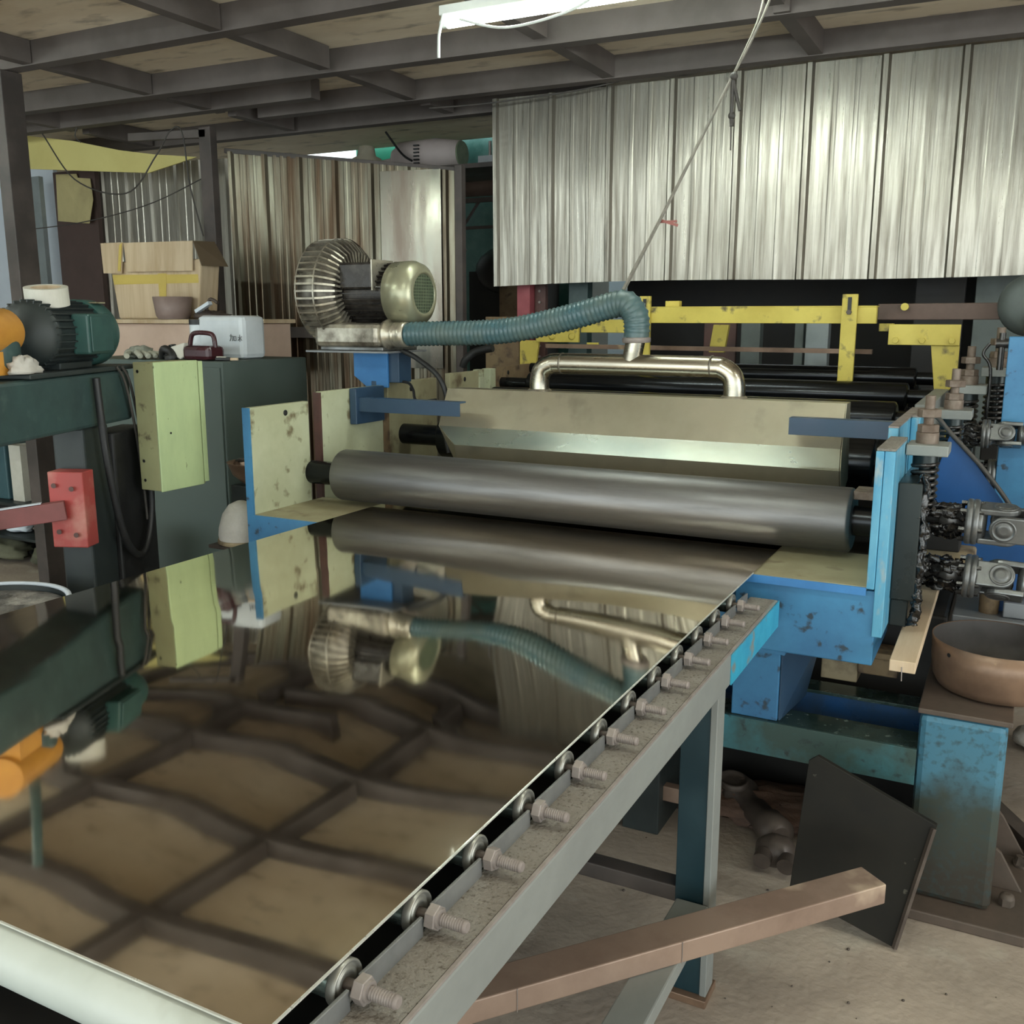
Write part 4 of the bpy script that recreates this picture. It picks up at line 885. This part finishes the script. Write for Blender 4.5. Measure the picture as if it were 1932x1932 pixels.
mo = dthing('electric_motor', 'dark green electric motor sitting on the drilling machine arm', 'motor', z=1.432)
ZB().lathe((-.09,-.50,1.545), (0,1,0), [(0,.03),(.01,.06),(.03,.088),(.05,.104),(.07,.104),(.075,.100),(.36,.100)], 44).build('motor_body', M['mdark'], mo)
fb = ZB()
for i in range(30):
    a = 2*PI*i/30; u = Vector((math.cos(a), 0, math.sin(a))); v = Vector((-math.sin(a),0,math.cos(a)))*.002; P0 = Vector((-.09,-.455,1.545))
    fb.prism([P0+u*.097-v, P0+u*.109-v, P0+Vector((0,.30,0))+u*.109-v, P0+Vector((0,.30,0))+u*.097-v], v*2)
fb.build('cooling_fins', M['mdark'], mo)
ZB().lathe((-.09,-.165,1.545), (0,1,0), [(0,.109),(.004,.113),(.085,.113),(.105,.104),(.115,.085),(.117,.02)], 44).build('fan_cover', M['mtrans'], mo, label='lighter green fan cover')
ZB().box(-.005, .055, -.345, -.195, 1.48, 1.61).build('terminal_box', M['mtrans'], mo, .008, label='lighter green terminal box')
ZB().box(.055, .062, -.338, -.202, 1.488, 1.602).build('box_lid', M['mtrans'], mo, .003)
ZB().bar((-.035,-.15,1.647), (-.035,-.09,1.647), .04, .004).build('name_plate', M['khaki'], mo)
ZB().box(-.16, -.02, -.40, -.20, 1.432, 1.455).build('motor_foot', M['mdark'], mo, .004)
t = dthing('tape_roll', 'cream roll of tape lying tilted on the green motor', 'tape roll', z=1.65)
q = (.05, -.16, .98); TP = (-.075,-.345,1.636)
ZB().lathe(TP, q, [(0,.046),(0,.066),(.058,.066),(.058,.046),(0,.046)], 40, caps=False, smooth=False).build('tape_body', M['white'], t)
ZB().lathe(TP, q, [(.001,.0455),(.057,.0455),(.057,.042),(.001,.042),(.001,.0455)], 40, caps=False, smooth=False).build('tape_core', M['card'], t)
o = ZB().lathe((-.09,-.80,1.555), (0,1,0), [(0,.07),(.22,.07),(.24,.06),(.245,.02)], 32).box(-.14,-.04,-.78,-.60,1.432,1.50).build('orange_coupling', M['orange'])
tag(o, 'orange drum shaped coupling left of the green motor', 'coupling')
o = ZB().ball((-.02,-.60,1.447), .03, .07, .04, 18, .5, 4, 2, cut=-.014).build('white_rag', M['cloth']); tag(o, 'crumpled white rag on the arm under the motor', 'rag')
rd = dthing('red_clamp_block', 'red painted clamp block with an arm reaching left', 'clamp')
ZB().box(-.115, 0.006, -.375, -.302, .845, 1.100).build('block', M['red'], rd, .004)
for x, z in ((-.090,1.055), (-.030,1.045), (-.085,.90), (-.027,.89)): ZB().lathe((x,-.3845,z), (0,-1,0), [(0,.0085),(.0015,.0085)], 14).build('socket_hole', M['redbrown'], rd)
ZB().bar((-.52,-.60,.925), (-.055,-.385,.975), .035, .062).build('clamp_arm', M['red_dull'], rd, .003, label='dull red arm with a painted highlight along the top edge')
ZB().bar((-.52,-.60,.957), (-.12,-.415,1.002), .030, .002).build('edge_highlight', M['bluewhite'], rd)  # white strip, the highlight on the arm painted as colour
ZB().cyl((-.30,-.52,.83), (-.30,-.52,.975), .050).build('clamp_sleeve', M['red'], rd)
o = ZB().tube([(.02,-.26,1.40), (.025,-.24,1.12), (.03,-.18,.86), (.03,-.09,.755), (.03,-.01,.77), (.03,.05,.90), (.02,.07,1.10), (.015,.06,1.25)], .013, 12).build('cable_loop', M['black']); tag(o, 'thick black cable loop hanging down beside the red block', 'cable')
for i, w_ in enumerate((0, .035)):
    o = ZB().tube([(.012,-.10+w_,1.43), (.02,-.06+w_,1.37), (.02,-.01+w_,1.2), (.02,.02+w_*1.5,1.0), (.02,.03+w_,.86)], .005, 8).build('thin_cable', M['wire'])
    tag(o, ('inner' if i == 0 else 'outer') + ' thin grey cable hanging in front of the black duct', 'cable')
# pale green switch box
gb = thing('switch_box', (-2.75, 2.6, 1.2), 'pale green switch box with yellowed side hanging right of the drilling machine', 'box')
MB().box(-2.798, -2.700, 2.48, 2.70, .984, 1.442).build('box_body', M['green_box_side'], gb, .003)
MB().box(-2.699, -2.692, 2.478, 2.685, .982, 1.444).build('box_door', M['green_box'], gb, .003)
MB().box(-2.699, -2.694, 2.690, 2.712, .990, 1.440).build('door_frame', M['green_box'], gb, .002)
for z in (1.41, 1.09, 1.02): MB().lathe((-2.775,2.4795,z), (0,-1,0), [(0,.006),(.001,.006)], 12).build('screw_hole', M['black'], gb)
MB().lathe((-2.691,2.535,1.19), (1,0,0), [(0,.004),(.001,.004)], 12).build('screw_hole', M['black'], gb)

# grey green cabinet
cb2 = thing('storage_cabinet', (-3.35, 3.4, 0), 'dark green grey cabinet behind the pale green switch box', 'cabinet')
MB().box(-3.9, -2.97, 3.10, 3.65, .03, 1.415).build('cabinet_body', M['cabinet'], cb2, .006)
MB().box(-3.88, -2.98, 3.092, 3.10, .06, 1.39).build('cabinet_door', M['cabinet'], cb2, .002)
MB().box(-3.9, -2.97, 3.12, 3.63, 0, .03).build('plinth', M['black'], cb2)
# on the cabinet
def glove(x, y, z, rot, label, m1='glove', m2='glove_palm'):
    t = thing('work_glove', (x, y, z), label, 'glove', 'work gloves on the cabinet')
    a = MB().ball((-.04,0,.028), .075, .05, .026, 20, .35, 3, x).build('glove_palm', M[m1], None); a.parent = t
    for i, (dy, L_) in enumerate(((-.034,.075), (-.012,.09), (.012,.088), (.034,.07))):
        f = MB().tube([(.0,dy*.9,.026), (.03,dy*1.1,.026-.002*i), (.03+L_*.6,dy*1.3,.018), (.02+L_,dy*1.4,.010)], .012, 10, rf=lambda i_, m_: .0125*(1 if i_ < m_-2 else .6)).build('glove_finger', M[m2], None); f.parent = t
    f = MB().tube([(-.05,-.03,.028), (-.01,-.07,.02), (.03,-.085,.012)], .012, 10).build('glove_thumb', M[m2], None); f.parent = t
    c = MB().tube([(-.10,0,.03), (-.15,0,.032), (-.17,.01,.03)], .03, 14, rf=lambda i_, m_: .034).build('glove_cuff', M[m1], None); c.parent = t; c.scale = (1,1,.6)
    t.rotation_euler = (0, 0, rot); return t
glove(-3.50, 3.17, 1.418, -.4, 'grey green dotted work glove with fingers toward the front edge of the cabinet')
glove(-3.37, 3.28, 1.418, -.9, 'second work glove leaning behind the front one on the cabinet').rotation_euler = (.2, -.35, -.9)
t = thing('oil_jug', (-3.17, 3.16, 1.42), 'dark red plastic oil jug with handle lying on the cabinet', 'jug')
MB().box(-3.215, -3.06, 3.12, 3.22, 1.416, 1.478).build('jug_body', M['oil'], t, .018)
MB().prism([(-3.215,3.13,1.43), (-3.215,3.13,1.49), (-3.30,3.13,1.47), (-3.31,3.13,1.45), (-3.24,3.13,1.418)], (0,.06,0)).build('jug_neck', M['white'], t, .006)
MB().bar((-3.335,3.16,1.452), (-3.295,3.16,1.468), .03, .034).build('jug_cap', M['black'], t, .004)
MB().tube([(-3.215,3.17,1.475), (-3.20,3.17,1.520), (-3.17,3.17,1.532), (-3.10,3.17,1.530), (-3.075,3.17,1.515), (-3.068,3.17,1.470)], .010, 12).build('jug_handle', M['oil'], t)
t = thing('plastic_canister', (-3.1, 3.35, 1.42), 'milky plastic canister with handwritten marks behind the oil jug', 'canister')
MB().box(-3.30, -3.03, 3.30, 3.45, 1.416, 1.605).build('canister_body', M['jug'], t, .022)
MB().cyl((-3.315,3.32,1.50), (-3.315,3.32,1.565), .034).cyl((-3.315,3.32,1.416), (-3.315,3.32,1.50), .036).build('canister_neck', M['jug'], t)
MB().cyl((-3.315,3.32,1.565), (-3.315,3.32,1.588), .036).build('canister_lid', M['black'], t)
ink = MB(); X0, Z0 = -3.105, 1.505; yi = 3.298
for seg in ([(0,.012),(.018,.012)], [(.008,.020),(.007,0),(.0,-.010)], [(.018,.012),(.017,-.008),(.013,-.009)], [(.024,.010),(.024,-.008)], [(.036,.010),(.036,-.008)], [(.024,.010),(.036,.010)], [(.024,-.008),(.036,-.008)],
            [(.058,.018),(.058,-.012)], [(.058,.004),(.048,-.008)], [(.048,.006),(.056,.006)], [(.070,.010),(.062,.004),(.070,-.008)]):
    ink.tube([(X0+a, yi, Z0+b) for a, b in seg], .0012, 6, smooth_path=False)
ink.build('handwriting', M['ink'], t)
t = thing('utility_knife', (-3.0, 3.2, 1.42), 'black and white utility knife on the cabinet edge', 'knife')
MB().bar((-3.04,3.14,1.424), (-2.975,3.16,1.424), .022, .014).build('knife_handle', M['black'], t, .004)
MB().bar((-3.03,3.135,1.433), (-2.99,3.147,1.433), .010, .004).build('knife_slider', M['white'], t)
MB().bar((-2.975,3.16,1.424), (-2.945,3.168,1.424), .014, .010).build('knife_tip', M['wood'], t)
o = MB().tube([(-3.36,3.15,1.43), (-3.33,3.13,1.46), (-3.29,3.13,1.45), (-3.27,3.12,1.425), (-3.30,3.12,1.42)], .018, 10).ball((-3.33,3.16,1.445), .04, .03, .03, 14, .6, 5).build('black_rag', M['black']); tag(o, 'crumpled black glove or rag between gloves and oil jug', 'rag')

# bench and cardboard box
t = thing('work_bench', (-4.7, 4.6, 0), 'pale wooden bench carrying the cardboard box', 'bench')
MB().box(-5.35, -4.10, 4.30, 4.95, 1.560, 1.585).build('bench_top', M['card'], t, .004)
MB().box(-5.33, -4.12, 4.33, 4.92, 1.22, 1.558).build('bench_front', mat('pinkish_board', (.62,.46,.36), (.54,.39,.30), 4, .8), t, .004)
for x, y in ((-5.3,4.35), (-4.18,4.35), (-5.3,4.85), (-4.18,4.85)): MB().box(x, x+.05, y, y+.05, 0, 1.22).build('bench_leg', M['post'], t)
cx = thing('cardboard_box', (-5.0, 4.65, 1.586), 'large open cardboard box with yellow tape and folded flap', 'box')
b = MB().prism([(-5.30,4.48,1.586), (-4.62,4.48,1.586), (-4.57,4.48,1.94), (-5.35,4.48,1.94)], (0,.16,0)).build('box_body', M['card'], cx, .01)
MB().prism([(-5.40,4.465,2.055), (-5.20,4.465,2.055), (-5.22,4.455,1.865), (-5.38,4.455,1.870)], (0,.006,0)).build('box_flap', M['card'], cx)
MB().prism([(-5.20,4.47,2.052), (-4.62,4.47,2.045), (-4.62,4.455,1.87), (-5.17,4.455,1.875)], (0,.006,0)).build('box_flap', M['card'], cx)
MB().prism([(-4.62,4.47,2.045), (-4.612,4.64,2.05), (-4.53,4.66,1.90), (-4.56,4.47,1.90)], (.005,0,0)).build('box_flap', mat('dark_cardboard', (.14,.10,.06)), cx)
MB().prism([(-5.33,4.478,1.86), (-4.60,4.478,1.85), (-4.60,4.478,1.80), (-5.32,4.478,1.80)], (0,.002,0)).prism([(-4.93,4.476,1.86), (-4.86,4.476,1.86), (-4.88,4.476,1.62), (-4.93,4.476,1.62)], (0,.002,0)).prism([(-5.23,4.462,2.04), (-5.205,4.46,2.05), (-5.225,4.452,1.88), (-5.25,4.452,1.88)], (0,.003,0)).build('yellow_tape', M['tape_y'], cx)
cx.location.x += .16
o = MB().lathe((-4.55,4.37,1.587), (0,0,1), [(0,.085),(.02,.10),(.13,.115),(.13,.11),(.02,.09)], 32, caps=False).lathe((-4.55,4.37,1.588), (0,0,1), [(0,.09),(.004,.09)], 32).build('brown_pot', mat('brown_pot', (.30,.22,.19), (.24,.17,.15), 5, .5)); tag(o, 'small brown pot beside the cardboard box', 'pot')
t = thing('small_parts_heap', (-4.4, 4.45, 1.59), 'heap of small dark metal parts and a white strip at the bench end', 'parts')
MB().ball((-4.30,4.42,1.60), .11, .07, .035, 20, .6, 6, 4, cut=-.012).build('dark_parts', M['scrap'], t)
MB().bar((-4.37,4.38,1.63), (-4.26,4.38,1.68), .03, .02).build('white_strip', M['bluewhite'], t)
MB().tube([(-4.34,4.42,1.62), (-4.30,4.42,1.70), (-4.24,4.42,1.68)], .01, 8).build('bent_piece', M['scrap'], t)

# white bundle on its stand, rusty bowl
t = thing('sun_hat', (-2.62, 2.78, .8), 'rounded dirty white hat beside the blue front edge of the left frame', 'hat')
MB().lathe((-2.59,2.76,.765), (0,0,1), [(0,.085),(.02,.088),(.05,.085),(.10,.070),(.135,.045),(.148,.015),(.15,.001)], 32, caps=False).build('hat_crown', M['cloth'], t)
MB().lathe((-2.59,2.76,.750), (0,0,1), [(0,.082),(.004,.092),(.018,.092)], 32).build('hat_band', M['wood_oily'], t)
t = thing('hat_stand', (-2.62, 2.78, 0), 'dark iron stand under the dirty white hat', 'stand')
MB().box(-2.69, -2.51, 2.68, 2.84, .735, .749).build('stand_top', M['scrap'], t, .003)
MB().box(-2.63, -2.57, 2.73, 2.79, 0, .735).build('stand_leg', M['post'], t, .003)
t = thing('rusty_bowl', (-2.70, 3.0, .9), 'rusty bowl with wires standing behind the white hat', 'bowl')
MB().lathe((-2.66,2.93,.948), (0,0,1), [(0,.03),(.005,.05),(.04,.09),(.085,.108),(.09,.112),(.085,.104),(.04,.085),(.01,.045)], 32, caps=False).build('bowl_body', M['copper_dark'], t)
MB().tube([(-2.76,2.93,1.035), (-2.68,2.88,1.05), (-2.60,2.90,1.03), (-2.66,2.98,1.04), (-2.76,2.94,1.03)], .005, 8).build('wire_bundle', M['wire'], t)
o = MB().box(-2.74, -2.58, 2.87, 3.05, 0, .946).build('bowl_stand', M['mdark'], None, .004); tag(o, 'dark box pedestal under the rusty bowl', 'stand')

# rack with castings and sacks at the left edge
rk = thing('storage_rack', (-5.8, 4.1, 0), 'teal steel rack with shelves behind the left roof post', 'rack')
MB().box(-6.6, -4.95, 3.88, 3.93, .87, .96).build('front_rail', M['mtrans'], rk, .004)
for x in (-5.80, -5.45): MB().lathe((x,3.879,.90), (0,-1,0), [(0,.012),(.002,.012)], 14).build('rail_hole', M['black'], rk)
for z in (.22, .44): MB().box(-6.8, -4.9, 3.93, 4.27, z-.02, z).build('shelf', M['mdark'], rk, .003)
for x in (-6.8, -4.95): MB().box(x, x+.05, 3.88, 3.93, 0, 1.0).build('upright', M['mtrans'], rk, .003)
MB().box(-6.8, -4.9, 4.27, 4.285, 0, .95).build('back_sheet', M['void'], rk)
o = MB().box(-6.5, -5.72, 4.0, 4.25, .441, .84).build('teal_case', mat('teal_case_paint', (.05,.11,.125), (.04,.09,.105), 4, .5), None, .01); tag(o, 'teal metal case on the upper shelf of the left rack', 'case')
o = MB().box(-5.68, -5.57, 4.0, 4.25, .441, .80).build('paper_stack', M['white']); tag(o, 'stack of pale folded papers beside the teal case', 'papers')
sp_ = [(-5.30,.49,.07,'grey sack slumped on the upper shelf of the left rack','sack_grey'),
       (-5.35,.27,.07,'flattened grey bundle on the lower shelf of the left rack','sack_grey'), (-5.95,.075,.09,'olive green sack on the floor under the left rack','sack'), (-5.40,.075,.09,'olive sack beside it on the floor, partly behind the post','sack')]
for i, (x, z, h, lab, m) in enumerate(sp_):
    o = MB().ball((x,4.09,z), .22, .13, h, 24, .4, 2.2, i*3, cut=-.045).build('sack', M[m]); tag(o, lab, 'sack', 'sacks on the left rack')
o = MB().ball((-5.72,4.05,.25), .10, .07, .035, 20, .4, 3, 5, cut=-.02).build('white_bag', M['bluewhite']); tag(o, 'bright white plastic bag below the red arm', 'bag')
t = thing('low_green_bench', (-3.1, 3.1, 0), 'pale olive low bench seen between post and grey column', 'bench')
MB().box(-3.42, -3.2, 2.75, 2.79, .55, .70).build('bench_front', M['sack'], t, .02)
MB().box(-3.42, -3.2, 2.70, 2.74, .40, .53).build('bench_drawer', M['green_box_side'], t, .004)
MB().box(-3.4, -3.2, 2.79, 2.9, 0, .7).build('bench_body', M['mdark'], t)
# bucket
t = thing('metal_bucket', (-2.95, 2.05, 0), 'round dark bucket with bright rim and murky content at the left edge', 'bucket')
BC = (-2.80, 1.82, 0)
MB().lathe(BC, (0,0,1), [(.30,.20),(.72,.255)], 48, caps=False).build('bucket_wall', M['mdark'], t)
MB().lathe(BC, (0,0,1), [(.72,.262),(.728,.262),(.730,.255),(.728,.246),(.72,.246),(.72,.262)], 56, caps=False).build('bucket_rim', M['bluewhite'], t, label='bright worn rim')
MB().lathe(BC, (0,0,1), [(.70,.245),(.702,.245)], 48).build('bucket_content', mat('murky_grit', (.20,.19,.17), (.07,.065,.06), 14, .45, 0, bump=1, bsc=30, c3=(.4,.38,.34), sc3=9, lo3=.56, hi3=.7), t)
MB().lathe(BC, (0,0,1), [(0,.16),(.30,.2)], 32).build('bucket_foot', M['mdark'], t)
# junk on the floor at lower left
gm = MB(); random.seed(3)
for i in range(60):
    x, y = random.uniform(-1.9,-1.0), random.uniform(.35,.9); gm.ball((x, y, random.uniform(.02,.10)), random.uniform(.02,.06), None, random.uniform(.01,.04), 8, amp=.7, seed=i)
o = gm.build('shavings_heap', M['scrap']); tag(o, 'heap of dark metal shavings on the floor at lower left', 'shavings', kind='stuff')
